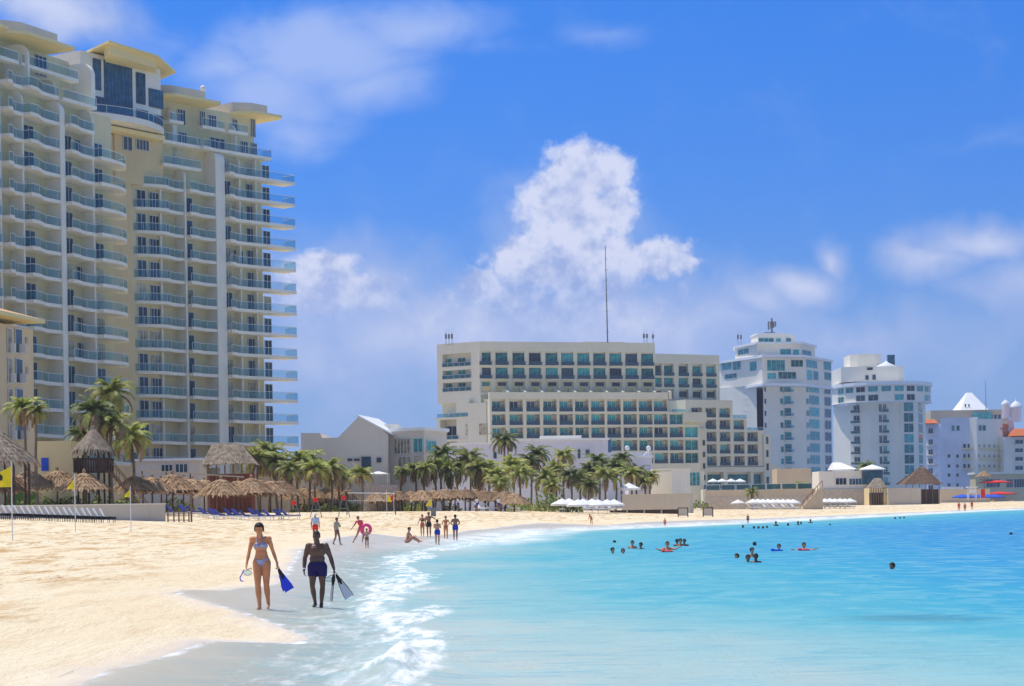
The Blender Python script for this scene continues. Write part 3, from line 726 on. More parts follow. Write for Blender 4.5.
# ================================================================== SECOND WHITE TOWER
t2 = empty('apartment_tower', (108,632,2), 'rounded white tower with cone roofed penthouse, right of the tower with the blue recess', 'building')
q = [xy((833.5,640)), xy((850,628)), xy((871,622)), xy((899,622)), xy((903,621)), xy((916,622)), xy((925.5,634)), xy((922,652)), xy((838,652))]
za = zat(880,402,624)
m = MB(); m.prism(q, 0, za); m.build('wall', 'tower_wall', t2)
cr = []
for i in range(25):
    t = math.pi*2*i/24; cr.append((at(881,400,636).x+15.2*math.cos(t), 636+20*math.sin(t)))
cr = cr[:-1]
zb_, zc_ = zat(880,385,617), zat(880,381.5,617)
m = MB(); m.prism(cr, za+.01, zb_); m.build('crown_floor', 'tower_wall', t2)
cx = at(881,400,636).x
m = MB(); m.prism([(cx+(x-cx)*1.04, 636+(y-636)*1.04) for x, y in cr], zb_+.01, zc_); m.prism([(cx+(x-cx)*1.03, 636+(y-636)*1.03) for x, y in cr], za-.25, za-.0); m.build('roof_slab', 'white_roof', t2)
for i in range(1, 24):
    P0, P1 = cr[i-1], cr[i]
    fr = Frame(P0, P1)
    if fr.n.y > -.15: continue
    for (ya, yb), lo in (((386.5,392),0),((395,401),1)):
        if lo and i % 3 == 0: continue
        window(fr, t2, fr.L*.12, fr.L*.88, zat(880,yb,620), zat(880,ya,620), 0, 'teal_glass' if i%4 else 'dark_glass', 'white_frame', 2)
fq = [Frame(q[i], q[i+1]) for i in range(6)]
for i in range(8):
    z0 = zat(880,413+10.4*i,625)
    for fr, a, b, kd in ((fq[1],854,860,'dark_glass'),(fq[2],879,882,'dark_glass'),(fq[2],883,887,'teal_glass'),(fq[4],904,913.5,'teal_glass'),(fq[5],918.5,922.5,'teal_glass')):
        window(fr, t2, fr.s(a,0,430), fr.s(b,0,430), z0+.2, z0+(3.0 if a > 900 else 2.6), 0, kd, 'white_frame', 2)
    for fr, a, b in ((fq[1],852.5,860.5),(fq[2],881.5,889)):
        bs = MB(); fr.box(bs, fr.s(a), fr.s(b), .01, 1.2, z0-.1, z0+.15); bb = bs.build('balcony', 'white_wall', t2); railing(fr, bb, fr.s(a)+.1, fr.s(b)-.1, 1.1, z0+.15, .9, 'rail_teal')
bs = MB(); fq[0].box(bs, fq[0].s(846), fq[0].L+3, -1, 2.4, za-.9, za-.3); bs.build('terrace_slab', 'white_roof', t2)
def pblock(thing, px0, px1, ya, yb, d0, d1, name, mt, chamf=2.0):
    x0, x1 = at(px0,ya,d0).x, at(px1,ya,d0).x; z0, z1 = zat((px0+px1)/2,yb,d0), zat((px0+px1)/2,ya,d0)
    m = MB(); c = chamf
    m.prism([(x0,d0+c),(x0+c,d0),(x1-c,d0),(x1,d0+c),(x1,d1),(x0,d1)], z0, z1); return m.build(name, mt, thing)
pblock(t2, 842, 905, 366.5, 381.6, 624, 648, 'penthouse', 'tower_wall'); pblock(t2, 851, 882, 354, 366.6, 632, 646, 'top_room', 'tower_wall')
m = MB(); p = at(888,366,626); m.lathe([(4.2,-.6),(4.2,-.3),(0.8,1.2),(0.05,1.9)], 20, (p.x,629,p.z)); m.build('cone_roof', 'white_roof', t2, smooth=True)
m = MB(); m.lathe([(3.4,-5),(3.4,-.5)], 20, (p.x,629,p.z)); m.build('turret', 'tower_wall', t2)
m = MB(); m.lathe([(2.1,-3.6),(2.1,-1.4)], 14, (p.x+1.6,627.2,p.z)); m.build('turret_glazing', 'teal_glass', t2)
m = MB(); x = at(891,355,640).x; z = zat(891,361,640); m.box(x-1,x+1.2,640,642,z-2,z+2); m.build('roof_tank', 'blue_glass', t2)
fp = F(842,623.9,905,623.9,375)
for a, b, ya, yb in ((867,873,365,366.4),(865,869,373,376),(872,876,372.5,376)):
    window(fp, t2, fp.s(a,0,375), fp.s(b,0,375), zat(a,yb+4,624), zat(a,ya+4,624)+.6, 0, 'dark_glass', 'white_frame', 1)

# ================================================================== FAR RIGHT BUILDINGS
vh = empty('hotel_building', (150,690,2), 'white blockhouse hotel with many tiny square windows, left of the orange roofs', 'building')
V1 = F(925,690,950,680,450); V2 = F(950,680,978,678,450); V3 = F(977,676,1003,684,450)
zt1, zt2 = zat(935,424,688), zat(960,417.5,680)
m = MB(); V1.box(m, 0, V1.L, -20, -.02, 0, zt1); V2.box(m, -3.0, V2.L, -16, 0, 0, zt2); m.build('wall', 'lavender_wall', vh)
m = MB(); V3.box(m, 0, V3.L, -14, 0, 0, zat(985,419,680)); m.build('side_wing', 'white_wall', vh)
m = MB(); x0, x1 = at(925,420,686).x, at(937,420,686).x; zz = zat(930,423.5,686)
m.prism([(x0-1,684),(x1,684),(x1,694),(x0-1,694)], zz, zz+1.6, 0, [(x0+1,690),(x1,690),(x1,693),(x0+1,693)]); m.build('roof', 'orange_tile', vh)
for y in (431,442,452,461,471,480,488):
    for px in (928.5,):
        window(V1, vh, V1.s(px,0,y), V1.s(px+4.5,0,y), zat(px,y+2.6,688), zat(px,y-2.6,688), -.02, 'dark_glass', 'white_frame', 2)
        bs = MB(); V1.box(bs, V1.s(926.5), V1.s(937), .0, 1.3, zat(930,y+3.8,688), zat(930,y+3,688)); bs.build('balcony', 'white_wall', vh)
for y in (456,466,475,485):
    for px in (949,957.5): window(V2, vh, V2.s(px-1.5,0,y), V2.s(px+1.5,0,y), zat(px,y+1.8,680), zat(px,y-1.8,680), 0, 'dark_glass', 'white_frame', 1)
for px in (953,958,972,980,984):
    window(V2 if px < 975 else V3, vh, (V2 if px < 975 else V3).s(px-1.6,0,428), (V2 if px < 975 else V3).s(px+1.8,0,428), zat(px,431,680), zat(px,425.5,680), 0, 'teal_glass', 'white_frame', 1)
for y in (446,456,466):
    for px in (963,967.5): window(V2, vh, V2.s(px,0,y), V2.s(px+3,0,y), zat(px,y+2,680), zat(px,y-2,680), 0, 'dark_glass', 'white_frame', 1)
    bs = MB(); V2.box(bs, V2.s(961.5), V2.s(972), 0, 1.6, zat(965,y+3.4,680), zat(965,y+2.3,680)); bs.build('balcony', 'yellow_wall', vh)
    for px in (975,980,985,990,995): window(V3, vh, V3.s(px+3,0,y), V3.s(px+5.4,0,y), zat(px,y+1.6,680), zat(px,y-1.6,680), 0, 'curtained', 'white_frame', 1)
    bs = MB(); V3.box(bs, 1, V3.L, 0, 1.2, zat(985,y+3.6,680), zat(985,y+2.6,680)); bs.build('balcony', 'yellow_wall', vh)
py_ = empty('pyramid_building', (163,712,2), 'white steep tent shaped roof rising behind the white hotel at the right', 'building')
p0, p1, ap = at(957,411,712), at(985,411,712), at(970,392.5,712)
m = MB(); m.add([(p0.x,706,p0.z),(p1.x,706,p1.z),(p1.x,722,p1.z),(p0.x,722,p0.z),(ap.x-.8,713,ap.z),(ap.x+.8,713,ap.z),(ap.x+.8,715,ap.z),(ap.x-.8,715,ap.z)], [(0,1,5,4),(1,2,6,5),(2,3,7,6),(3,0,4,7),(4,5,6,7),(3,2,1,0)]); m.build('roof', 'white_roof', py_)
m = MB(); m.box(at(930,415,706).x, at(1012,415,706).x, 705, 725, 0, p0.z); m.build('wall', 'tan_wall', py_)
fp = F(930,705,1012,705,415)
for px in (966,969.5): window(fp, py_, fp.s(px,0,405), fp.s(px+1.6,0,405), p0.z+1.2, p0.z+2.2, -2.2, 'dark_glass', 'white_frame', 1)
m = MB(); m.lathe([(3.4,-.3),(3.4,3.0)], 20, (at(983,418,704).x, 705, zat(983,421,704))); m.build('glass_drum', 'teal_glass', py_)
for a in range(990, 1006, 4): window(fp, py_, fp.s(a,0,420), fp.s(a+3,0,420), zat(a,419,705), zat(a,414.5,705), 0, 'blue_glass', 'white_frame', 1)
m = MB(); p = at(986,410,700); m.tube((p.x,700,p.z),(p.x,700,zat(986,381,700)),.14,.06,6); m.build('mast', 'grey_metal', py_)
th = empty('turret_building', (172,690,2), 'cream hotel with orange tiled roofs and white dome turrets at the right edge', 'building')
T1 = F(986,690,1003,686,450); T2 = F(1004,680,1030,684,450)
m = MB(); T1.box(m, 0, T1.L, -10, -.01, 0, zat(995,428,688)); T2.box(m, 0, T2.L+20, -14, 0, 0, zat(1014,437,682)); m.build('wall', 'white_wall', th)
m = MB(); T1.box(m, T1.L-1.4, T1.L, -4, .6, 0, zat(1000,424,686)); m.build('brown_column', 'orange_tile', th)
m = MB(); 
for (a, b, y, dd) in ((986,1003,429.5,686),(1010,1036,436,682)):
    x0, x1, z0 = at(a,y,dd).x, at(b,y,dd).x, zat((a+b)/2,y,dd)
    m.prism([(x0,dd-3),(x1,dd-3),(x1,dd+10),(x0,dd+10)], z0, z0+2.6, 0, [(x0+2.5,dd+2),(x1-1,dd+2),(x1-1,dd+5),(x0+2.5,dd+5)])
m.build('roof', 'orange_tile', th)
for px, y, r in ((1005.5,404,1.3),(1016,407,1.9),(1010,420,1.3)):
    p = at(px,y,690); m = MB(); prof = [(r,-5),(r,-.4),(r*1.15,-.3),(r*1.1,.1),(r*.8,r*.55),(r*.35,r*.95),(.15,r*1.15),(.1,r*1.7)]
    m.lathe(prof, 18, (p.x,690,p.z)); m.build('dome', 'white_roof', th, smooth=True)
for y in (442,450.5,459,468):
    for fr, a, b in ((T1,990,996),(T2,1015,1023)):
        window(fr, th, fr.s(a,0,y), fr.s(b,0,y), zat(a,y+2,684), zat(a,y-2,684), 0, 'blue_glass', 'white_frame', 2)
        bs = MB(); fr.box(bs, fr.s(a)-.6, fr.s(b)+.6, .01, 1.2, zat(a,y+3.5,684), zat(a,y+2.2,684)); bs.build('balcony', 'white_wall', th)
T3 = F(985,640,1030,640,478)
rb = empty('restaurant_building', (160,640,2), 'long low beach building with wide dark glass openings under the orange roofed hotel', 'building')
m = MB(); T3.box(m, -3, T3.L+14, -8, 0, 0, zat(1005,474,640)); m.build('wall', 'peach_wall', rb)
for a, b in ((986,1000),(1006,1013),(1014,1024)): window(T3, rb, T3.s(a,0,480), T3.s(b,0,480), zat(a,487.5,640), zat(a,479,640), 0, 'dark_glass', 'white_frame', 4)
m = MB(); T3.box(m, -3.5, T3.L+15, -9, 1.2, zat(1005,474,640)+.01, zat(1005,472,640)); m.build('roof_slab', 'white_wall', rb)

# ================================================================== LOW BUILDINGS IN FRONT OF THE HOTELS
def lowblock(name, label, px0, px1, ya, yb, d, dep, mt, wins=(), roof=None, cat='building', chamf=0, wk='dark_glass'):
    x0, x1 = at(px0,ya,d).x, at(px1,ya,d).x; z1 = zat((px0+px1)/2,ya,d); z0 = min(zat((px0+px1)/2,yb,d), .2)
    t = empty(name, ((x0+x1)/2,d,z0), label, cat)
    m = MB(); m.prism([(x0,d),(x1,d),(x1,d+dep),(x0,d+dep)], z0, z1); m.build('wall', mt, t)
    if roof: m = MB(); m.prism([(x0-.3,d-.3),(x1+.3,d-.3),(x1+.3,d+dep),(x0-.3,d+dep)], z1+.01, z1+.3); m.build('roof_slab', roof, t)
    fr = Frame((x0,d),(x1,d))
    for a, b, y0, y1, nm in wins: window(fr, t, fr.s(a,0,y0), fr.s(b,0,y0), zat(a,y1,d), zat(a,y0,d), 0, wk, 'white_frame', nm)
    return t
lowblock('service_building', 'low lavender building with white parapet under the left end of the long hotel', 448, 508, 444.5, 486, 330, 9, 'lavender_wall', [(452,463,449,455,2),(493,497,452,459,1)], 'white_roof')
lb2 = lowblock('service_building', 'wide lavender flat roofed building behind the palms in front of the long hotel', 512, 608, 440.5, 486, 320, 10, 'lavender_wall', [(577,581,449,459,1),(585,590,449,456,1)], 'white_roof')
m = MB(); x0,x1 = at(540,437,326).x, at(581,437,326).x; m.box(x0,x1,324,329,zat(560,441,326),zat(560,436,326)); m.build('roof_room', 'white_wall', lb2)
m = MB(); fr = F(606,320,652,326,460); fr.box(m, .05, fr.L, -8, 0, 1.5, zat(620,452,320)); m.build('side_wing', 'lavender_wall', lb2)
m = MB(); p = at(606,447,319); m.tube((p.x,322,3),(p.x,322,zat(606,438.5,322)),1.0,None,24); m.build('glass_drum', 'blue_glass', lb2)
lb3 = lowblock('service_building', 'small mauve building with two lamp posts on its roof beside the white curved wall', 628, 651, 457.5, 492, 300, 10, 'lavender_wall', (), 'white_roof')
for px in (627.5, 649):
    m = MB(); p = at(px,457,301); m.tube((p.x,301.5,p.z-.5),(p.x,301.5,zat(px,449,301)),.10,None,8); m.ball((p.x,301.5,zat(px,448,301)),.38,10,7)
    q = at(px+(7 if px < 640 else -7),457,301); m.tube((p.x,301.5,zat(px,450,301)),(q.x,301.5,p.z),.1,None,6); m.build('lamp_post', 'white_plastic', lb3)
cw = empty('curved_wall', (42,296,1.8), 'smooth pale curved ramp wall standing right of the mauve building', 'wall')
m = MB(); p = [at(651,471,296), at(672,469,290), at(690,470,294)]
pts = [(p[0].x,296),(p[1].x,291),(p[2].x,294),(p[2].x,299),(p[0].x,302)]; m.prism(pts, .3, zat(672,470,292)); m.prism([(x*1.004,y-.25) for x, y in pts], zat(672,470,292)+.003, zat(672,468.6,292)); m.build('wall', 'white_wall', cw)
lowblock('pool_building', 'dark glazed pool bar with small umbrellas at the foot of the stepped hotel wing', 687, 704, 471, 497, 420, 6, 'hotel_wall', [(688,700,472,486,3)], wk='teal_glass')
lowblock('beach_house', 'plain cream block at the foot of the tower with the blue recess', 777, 811, 468.5, 505, 500, 10, 'tan_wall')
bh = lowblock('beach_house', 'white low beach house with a strip of four pane windows over a stone base', 819, 869, 471, 503, 430, 10, 'white_wall', [(835.5,846.5,478,485,3)])
m = MB(); fr = F(819,430,869,430,490); fr.box(m, -.05, fr.L+.05, .02, .5, .3, zat(845,489,430)); m.build('stone_base', 'stone', bh)
window(fr, bh, fr.s(849,0,480), fr.s(868,0,480), zat(850,485,430), zat(850,478.5,430), 0, 'blue_glass', 'white_frame', 6)
m = MB(); x0, x1 = at(833,467,438).x, at(856,467,438).x; zz = zat(845,469.5,438)
m.prism([(x0,436),(x1,436),(x1,446),(x0,446)], zz, zz+1.6, 0, [(x0+.4,440),(x1-3,440),(x1-3,442),(x0+.4,442)]); m.build('roof', 'white_roof', bh)
pv = empty('pavilion', (at(874,478,428).x,428,2), 'white roofed round pavilion with blue glass between the beach house and the thatched hut', 'pavilion')
p = at(874,470,428); m = MB(); m.lathe([(2.3,-3),(2.3,0)], 16, (p.x,430,p.z)); m.build('glass_wall', 'blue_glass', pv)
m = MB(); m.lathe([(2.9,0),(2.9,.25),(1,.9),(.05,1.2)], 16, (p.x,430,p.z+.003)); m.build('roof', 'white_roof', pv)
lowblock('beach_house', 'small yellowish house with a row of dark windows beside the thatched hut', 869, 893, 488, 505, 420, 6, 'yellow_wall', [(871,874,492,496,1),(876,884,492,496,3),(886,888,492,495,1)])
lowblock('garden_wall', 'cream wall with light panels under the big thatched hut', 888, 921, 488, 505, 418, 1, 'concrete', cat='wall')
sw = empty('retaining_wall', (at(655,500,258).x,258,1.7), 'long grey stone retaining wall behind the sand below the mauve building', 'wall')
m = MB(); fr = F(622,262,690,256,495); fr.box(m, 0, fr.L, -.8, 0, .6, zat(650,495,259)); fr.box(m, -.1, fr.L+.1, -.9, .1, zat(650,495,259)+.003, zat(650,494,259)); m.build('wall', 'concrete', sw)
tb = empty('timber_wall', (at(630,506,240).x,240,1.7), 'low dark weathered timber edging on the sand left of the two grey boards', 'wall')
m = MB(); ta, tb_ = place(610,512.5), place(679,514); fr = Frame(ta, tb_); fr.box(m, 0, fr.L, -.3, 0, .5, (ta.z+tb_.z)/2+.42); m.build('planks', 'dark_wood', tb)
for i in range(5):
    m = MB(); fr.box(m, fr.L*i/4.0-.08, fr.L*i/4.0+.08, .003, .14, .5, (ta.z+tb_.z)/2+.6); m.build('post', 'stone', tb)
ws = empty('sea_wall', (at(755,490,330).x,330,1.7), 'long low cream sea wall with glass fence in front of the stepped hotel wing', 'wall')
fr = F(705,345,812,335,490); m = MB(); fr.box(m, 0, fr.L, -1.5, 0, .2, zat(760,489.5,338)); m.build('wall', 'tan_wall', ws); m = MB(); fr.box(m, .1, fr.L-.1, .003, .35, .2, zat(760,496,338)); m.build('stone_base', 'stone', ws)
for i in range(7):
    railing(fr, ws, fr.L*i/7+.1, fr.L*(i+1)/7-.1, -.3, zat(760,489.5,338), .95, 'rail_teal')
st = empty('beach_stairs', (at(812,495,330).x,330,1.7), 'sloping stair with railing going down to the sand beside the cream sea wall', 'stairs')
m = MB(); a, b = at(803,500,333), at(816,487,340)
for i in range(12):
    t = i/12; x = a.x+(b.x-a.x)*t; m.box(x, x+(b.x-a.x)/12+.02, 333, 335, .2, .9+(b.z-.9)*(i+1)/12)
m.build('steps', 'tan_wall', st)
m = MB(); m.tube((a.x,333,1.9),(b.x,333,b.z+1),.06,None,6)
for i in range(5): t = i/4; m.tube((a.x+(b.x-a.x)*t,333,.9+(b.z-.9)*t),(a.x+(b.x-a.x)*t,333,1.9+(b.z+1-1.9)*t),.05,None,5)
m.build('handrail', 'red_wood', st)
lowblock('garden_wall', 'tan garden wall behind the palms between the hip roofed hut and the gabled house', 236, 303, 470, 510, 256, 2, 'tan_wall', cat='wall')
# pale wall and yellow house at the far left behind the first umbrellas
yh = lowblock('pump_house', 'flat yellow hut with a blue door behind the first thatched umbrellas', 37, 71, 441, 505, 184, 5, 'yellow_wall', (), None)
m = MB(); fr = F(37,184,71,184,480); fr.box(m, fr.s(41), fr.s(48), .003, .1, zat(45,471,184), zat(45,458,184)); m.build('door', 'royal_cloth', yh)
wh = lowblock('terrace_building', 'long low pale terrace with a flat roof under the right wing of the tall tower', 136, 200, 461, 490, 236, 5, 'gable_wall', [(161,173,464,472,3),(175,188,464,473,3)], 'white_roof')
# ================================================================== GROUND AND SEA
def shore_x(y):
    ys = [p[1] for p in SHW]; xs = [p[0] for p in SHW]
    return np.interp(y, ys, xs)
def gridmesh(name, ys, offs, zf, mats, keep=None, attrs=()):
    Y, O = np.meshgrid(ys, offs, indexing='ij')
    X = shore_x(Y)+O
    Z = zf(X, Y)
    v = np.stack([X, Y, Z], -1).reshape(-1, 3); ny, nx = Y.shape
    idx = np.arange(ny*nx).reshape(ny, nx)
    q = np.stack([idx[:-1,:-1], idx[:-1,1:], idx[1:,1:], idx[1:,:-1]], -1).reshape(-1, 4)
    if keep is not None:
        kk = keep(X, Y).reshape(-1); q = q[kk[q].any(1)]
    me = bpy.data.meshes.new(name); me.from_pydata(v.tolist(), [], q.tolist())
    me.materials.append(M[mats]); me.polygons.foreach_set('use_smooth', [True]*len(me.polygons))
    for an, fn in attrs:
        a = me.attributes.new(an, 'FLOAT', 'POINT'); a.data.foreach_set('value', fn(X, Y).reshape(-1).astype(np.float32))
    me.update(); o = bpy.data.objects.new(name, me); C.objects.link(o); return o
W_at = lambda X, Y: sdist(X, Y, WAW)
S_at = lambda X, Y: sdist(X, Y, SHW)
def lump(X, Y):
    out = np.zeros(X.shape); f = X.ravel(); g = Y.ravel(); r = np.zeros(f.shape)
    for i in range(len(f)):
        if 10 < g[i] < 140 and f[i] < 4 and f[i] > -60: r[i] = .045*mnoise.noise((f[i]*1.1, g[i]*.45, 0))+.10*mnoise.noise((f[i]*.28, g[i]*.10, 3))+.02*mnoise.noise((f[i]*3.1, g[i]*1.6, 5))
    return r.reshape(X.shape)
# --- sand
m, t = newmat('sand')
geo = t.n('ShaderNodeNewGeometry'); P = geo.outputs['Position']
aw = t.n('ShaderNodeAttribute', attribute_name='w').outputs['Fac']
big = t.noise(t.vmul(P, (.16,.06,.1)), 1, 5, .6); mid = t.noise(t.vmul(P, (1.5,.28,1)), 1, 8, .68); fine = t.noise(P, 9, 4, .7)
c = t.mix(t.mr(big, .35, .65), (.87,.75,.54), (.83,.68,.46))
dry = t.math('ADD', t.math('MULTIPLY', t.mr(aw, 2.5, 7), .75), .25)
c = t.mix(t.math('MULTIPLY', t.mr(mid, .46, .64, 0, .95), dry), c, (.56,.34,.14))  # brown patches put footprint shading into the sand colour
c = t.mix(t.mr(fine, .45, .75, 0, .25), c, (.60,.44,.28))
# scattered weed and shells on the dry sand
deb = t.noise(t.vmul(P, (2.6,1.1,1)), 1.6, 3, .75)
debf = t.math('MULTIPLY', t.mr(deb, .60, .645), t.math('MULTIPLY', t.mr(t.noise(t.vmul(P, (.25,.08,1)), 1, 2), .42, .60), t.mr(aw, 2.2, 5)))
c = t.mix(t.math('MULTIPLY', debf, .8), c, (.16,.10,.06))
# wet sand near the wash line
awn = t.math('ADD', aw, t.mr(t.noise(t.vmul(P, (.9,.3,1)), 1, 4), .3, .7, -.35, .35, 'LINEAR'))
wet = t.mr(awn, 1.1, -.5)
c = t.mix(wet, c, t.mix(t.mr(mid, .3, .7), (.80,.68,.54), (.82,.68,.50)))
b = t.n('ShaderNodeBsdfPrincipled'); t.l(c, b.inputs['Base Color'])
t.l(t.mr(wet, 0, 1, .95, .28, 'LINEAR'), b.inputs['Roughness']); t.l(t.mr(wet, 0, 1, .1, .35, 'LINEAR'), b.inputs['Specular IOR Level'])
foot = t.noise(t.vmul(P, (3.2,.9,1)), 1.3, 7, .66)
h = t.math('MULTIPLY', foot, t.mr(wet, 0, 1, 1, .06, 'LINEAR'))
t.l(t.bump(h, .16, .9), b.inputs['Normal'])
t.l(b.outputs[0], t.n('ShaderNodeOutputMaterial').inputs[0])
ys = np.concatenate([np.linspace(-20, 12, 20), np.geomspace(12.5, 160, 420), np.geomspace(162, 2600, 120)])
og = np.concatenate([-np.geomspace(950, 62, 40), -np.linspace(60, 12, 130), -np.linspace(11.7, -6, 90), np.geomspace(6.5, 1000, 45)])
sand = gridmesh('sand_beach', ys, og, lambda X, Y: terr(X, Y)+lump(X, Y)*np.clip(W_at(X, Y)/2.0, 0.0, 1), 'sand', attrs=(('w', W_at),))
tag(sand, kind='structure')
# --- sea
m, t = newmat('sea')
geo = t.n('ShaderNodeNewGeometry'); P = geo.outputs['Position']
s_ = t.n('ShaderNodeAttribute', attribute_name='s').outputs['Fac']; w_ = t.n('ShaderNodeAttribute', attribute_name='w').outputs['Fac']
n1 = t.noise(t.vmul(P, (.10,.055,1)), 1, 4, .55); n2 = t.noise(t.vmul(P, (.5,.5,1)), 1, 4, .6); n3 = t.noise(t.vmul(P, (.8,.55,1)), 1, 6, .68, .6)
sy = t.n('ShaderNodeSeparateXYZ'); t.l(P, sy.inputs[0])
dep = t.math('ADD', t.math('MULTIPLY', s_, -1.0), t.mr(n1, .3, .7, -3.2, 3.2, 'LINEAR'))
dep = t.math('ADD', dep, t.mr(sy.outputs[1], 22, 48, -5.5, 0.0))                                     # a sand bar lies close to the viewpoint
cr = t.n('ShaderNodeValToRGB'); E = cr.color_ramp
stops = [(0,(.46,.54,.50)),(.10,(.28,.49,.50)),(.24,(.11,.42,.50)),(.42,(.05,.36,.51)),(.70,(.03,.285,.53)),(1,(.021,.235,.52))]
E.elements[0].position = 0; E.elements[0].color = (*stops[0][1],1); E.elements[1].position = 1; E.elements[1].color = (*stops[-1][1],1)
for p_, c_ in stops[1:-1]:
    e_ = E.elements.new(p_); e_.color = (*c_,1)
t.l(t.math('DIVIDE', dep, 34.0, True), cr.inputs[0])
wc_ = t.mix(t.mr(n3, .42, .68, 0, .42), cr.outputs[0], (.30,.56,.58))
wc_ = t.mix(t.mr(t.noise(t.vmul(P, (.30,.9,1)), 1.7, 4, .7, 1.0), .48, .70, 0, .34), wc_, (.04,.31,.45))
# dark weed patch on the bottom
vx = t.n('ShaderNodeVectorMath', operation='SUBTRACT'); t.l(P, vx.inputs[0]); gp = ground(918,618); vx.inputs[1].default_value = gp
vl = t.n('ShaderNodeVectorMath', operation='LENGTH'); t.l(t.vmul(vx.outputs[0], (1/2.0,1/2.0,0)), vl.inputs[0])
wc_ = t.mix(t.mr(t.math('ADD', vl.outputs['Value'], t.mr(n2, .3, .7, -.25, .25, 'LINEAR')), 1.0, .2, 0, .38), wc_, (.03,.12,.18))
# foam
fn = t.noise(t.vmul(P, (2.2,.50,1)), 1.3, 6, .66, .25); fl = t.noise(t.vmul(P, (.45,.09,1)), 1, 4, .6, .5)
near = t.mr(s_, -4.2, -.6, 0, 1); near = t.math('MULTIPLY', near, t.mr(s_, 3.2, .4, .35, 1))
th = t.math('SUBTRACT', t.math('ADD', fn, t.mr(fl, .3, .7, -.18, .22, 'LINEAR')), t.mr(near, 0, 1, .42, .03, 'LINEAR'))
foam = t.mr(th, .48, .82, 0, .60)
edge = t.math('MULTIPLY', t.mr(t.math('ABSOLUTE', t.math('ADD', w_, t.mr(n2, .3, .7, -.1, .3, 'LINEAR'))), .30, .04), t.mr(fn, .35, .6))
wl = t.math('ADD', s_, t.mr(fl, .3, .7, -1.3, 1.3, 'LINEAR'))
line2 = t.math('MULTIPLY', t.mr(t.math('ABSOLUTE', t.math('ADD', wl, 1.3)), .9, .15), t.mr(fn, .36, .60))
# heap of breaking foam close to the camera
vx = t.n('ShaderNodeVectorMath', operation='SUBTRACT'); t.l(P, vx.inputs[0]); vx.inputs[1].default_value = ground(395,668)
vl = t.n('ShaderNodeVectorMath', operation='LENGTH'); t.l(t.vmul(vx.outputs[0], (1/.75,1/1.9,0)), vl.inputs[0])
heap = t.math('MULTIPLY', t.mr(t.math('ADD', vl.outputs['Value'], t.mr(n2, .3, .7, -.5, .5, 'LINEAR')), 1.1, .4), t.mr(fn, .36, .56))
farl = t.math('MULTIPLY', t.mr(sy.outputs[1], 95, 130), t.math('MULTIPLY', t.mr(s_, -6.5, -2.5), t.mr(s_, 3.0, .8)))
foam = t.math('MAXIMUM', t.math('MAXIMUM', foam, edge), t.math('MAXIMUM', t.math('MAXIMUM', line2, heap), t.math('MULTIPLY', t.math('MULTIPLY', farl, .8), t.mr(fl, .35, .6, .45, 1))))
opa = t.mr(t.math('ADD', s_, t.mr(n2, .3, .7, -.5, .5, 'LINEAR')), 2.6, -1.4, .10, 1)
h = t.math('ADD', t.math('MULTIPLY', n3, .10), t.math('MULTIPLY', n2, .05)); h = t.math('ADD', h, t.math('MULTIPLY', t.noise(t.vmul(P, (1.6,3.2,1)), 2, 3, .6), .02))
nb = t.bump(h, 1.0, .9)
df = t.n('ShaderNodeBsdfDiffuse'); t.l(wc_, df.inputs[0]); t.l(nb, df.inputs['Normal'])
gl = t.n('ShaderNodeBsdfGlossy'); gl.inputs['Roughness'].default_value = .18; t.l(nb, gl.inputs['Normal'])
body = t.n('ShaderNodeMixShader'); body.inputs[0].default_value = .17; t.l(df.outputs[0], body.inputs[1]); t.l(gl.outputs[0], body.inputs[2])
tr = t.n('ShaderNodeBsdfTransparent'); tr.inputs[0].default_value = (.97,.98,.98,1)
film = t.n('ShaderNodeMixShader'); film.inputs[0].default_value = .08; t.l(tr.outputs[0], film.inputs[1]); t.l(gl.outputs[0], film.inputs[2])
mx = t.n('ShaderNodeMixShader'); t.l(opa, mx.inputs[0]); t.l(film.outputs[0], mx.inputs[1]); t.l(body.outputs[0], mx.inputs[2])
fo = t.n('ShaderNodeBsdfDiffuse'); fo.inputs[0].default_value = (.84,.85,.85,1)
t.l(t.bump(fn, .12, .8), fo.inputs['Normal'])
mf = t.n('ShaderNodeMixShader'); t.l(t.math('MULTIPLY', foam, .92), mf.inputs[0]); t.l(mx.outputs[0], mf.inputs[1]); t.l(fo.outputs[0], mf.inputs[2])
t.l(mf.outputs[0], t.n('ShaderNodeOutputMaterial').inputs[0])
ys = np.concatenate([np.linspace(-20, 12, 20), np.geomspace(12.5, 160, 420), np.geomspace(162, 900, 110)])
og = np.concatenate([np.linspace(-9, 12, 150), np.geomspace(12.4, 1100, 90)])
def seaz(X, Y):
    w = np.clip(-W_at(X, Y)/.8, 0, 1)
    s = S_at(X, Y)
    br = .10*np.exp(-((s+1.4)/.8)**2)*(.5+.5*np.sin(Y*.35+X*.8))
    hx, hy, _ = ground(398,668); br = br+.26*np.exp(-((X-hx-.012*(Y-hy))/.28)**2-((Y-hy)/2.2)**2)*(1+.3*np.sin(Y*2.1+X*7))
    return np.maximum(0, terr(X, Y)-.004+.022*w)+br*w
sea = gridmesh('sea_water', ys, og, seaz, 'sea', keep=lambda X, Y: (W_at(X, Y) < .15), attrs=(('s', S_at), ('w', W_at)))
tag(sea, kind='structure')

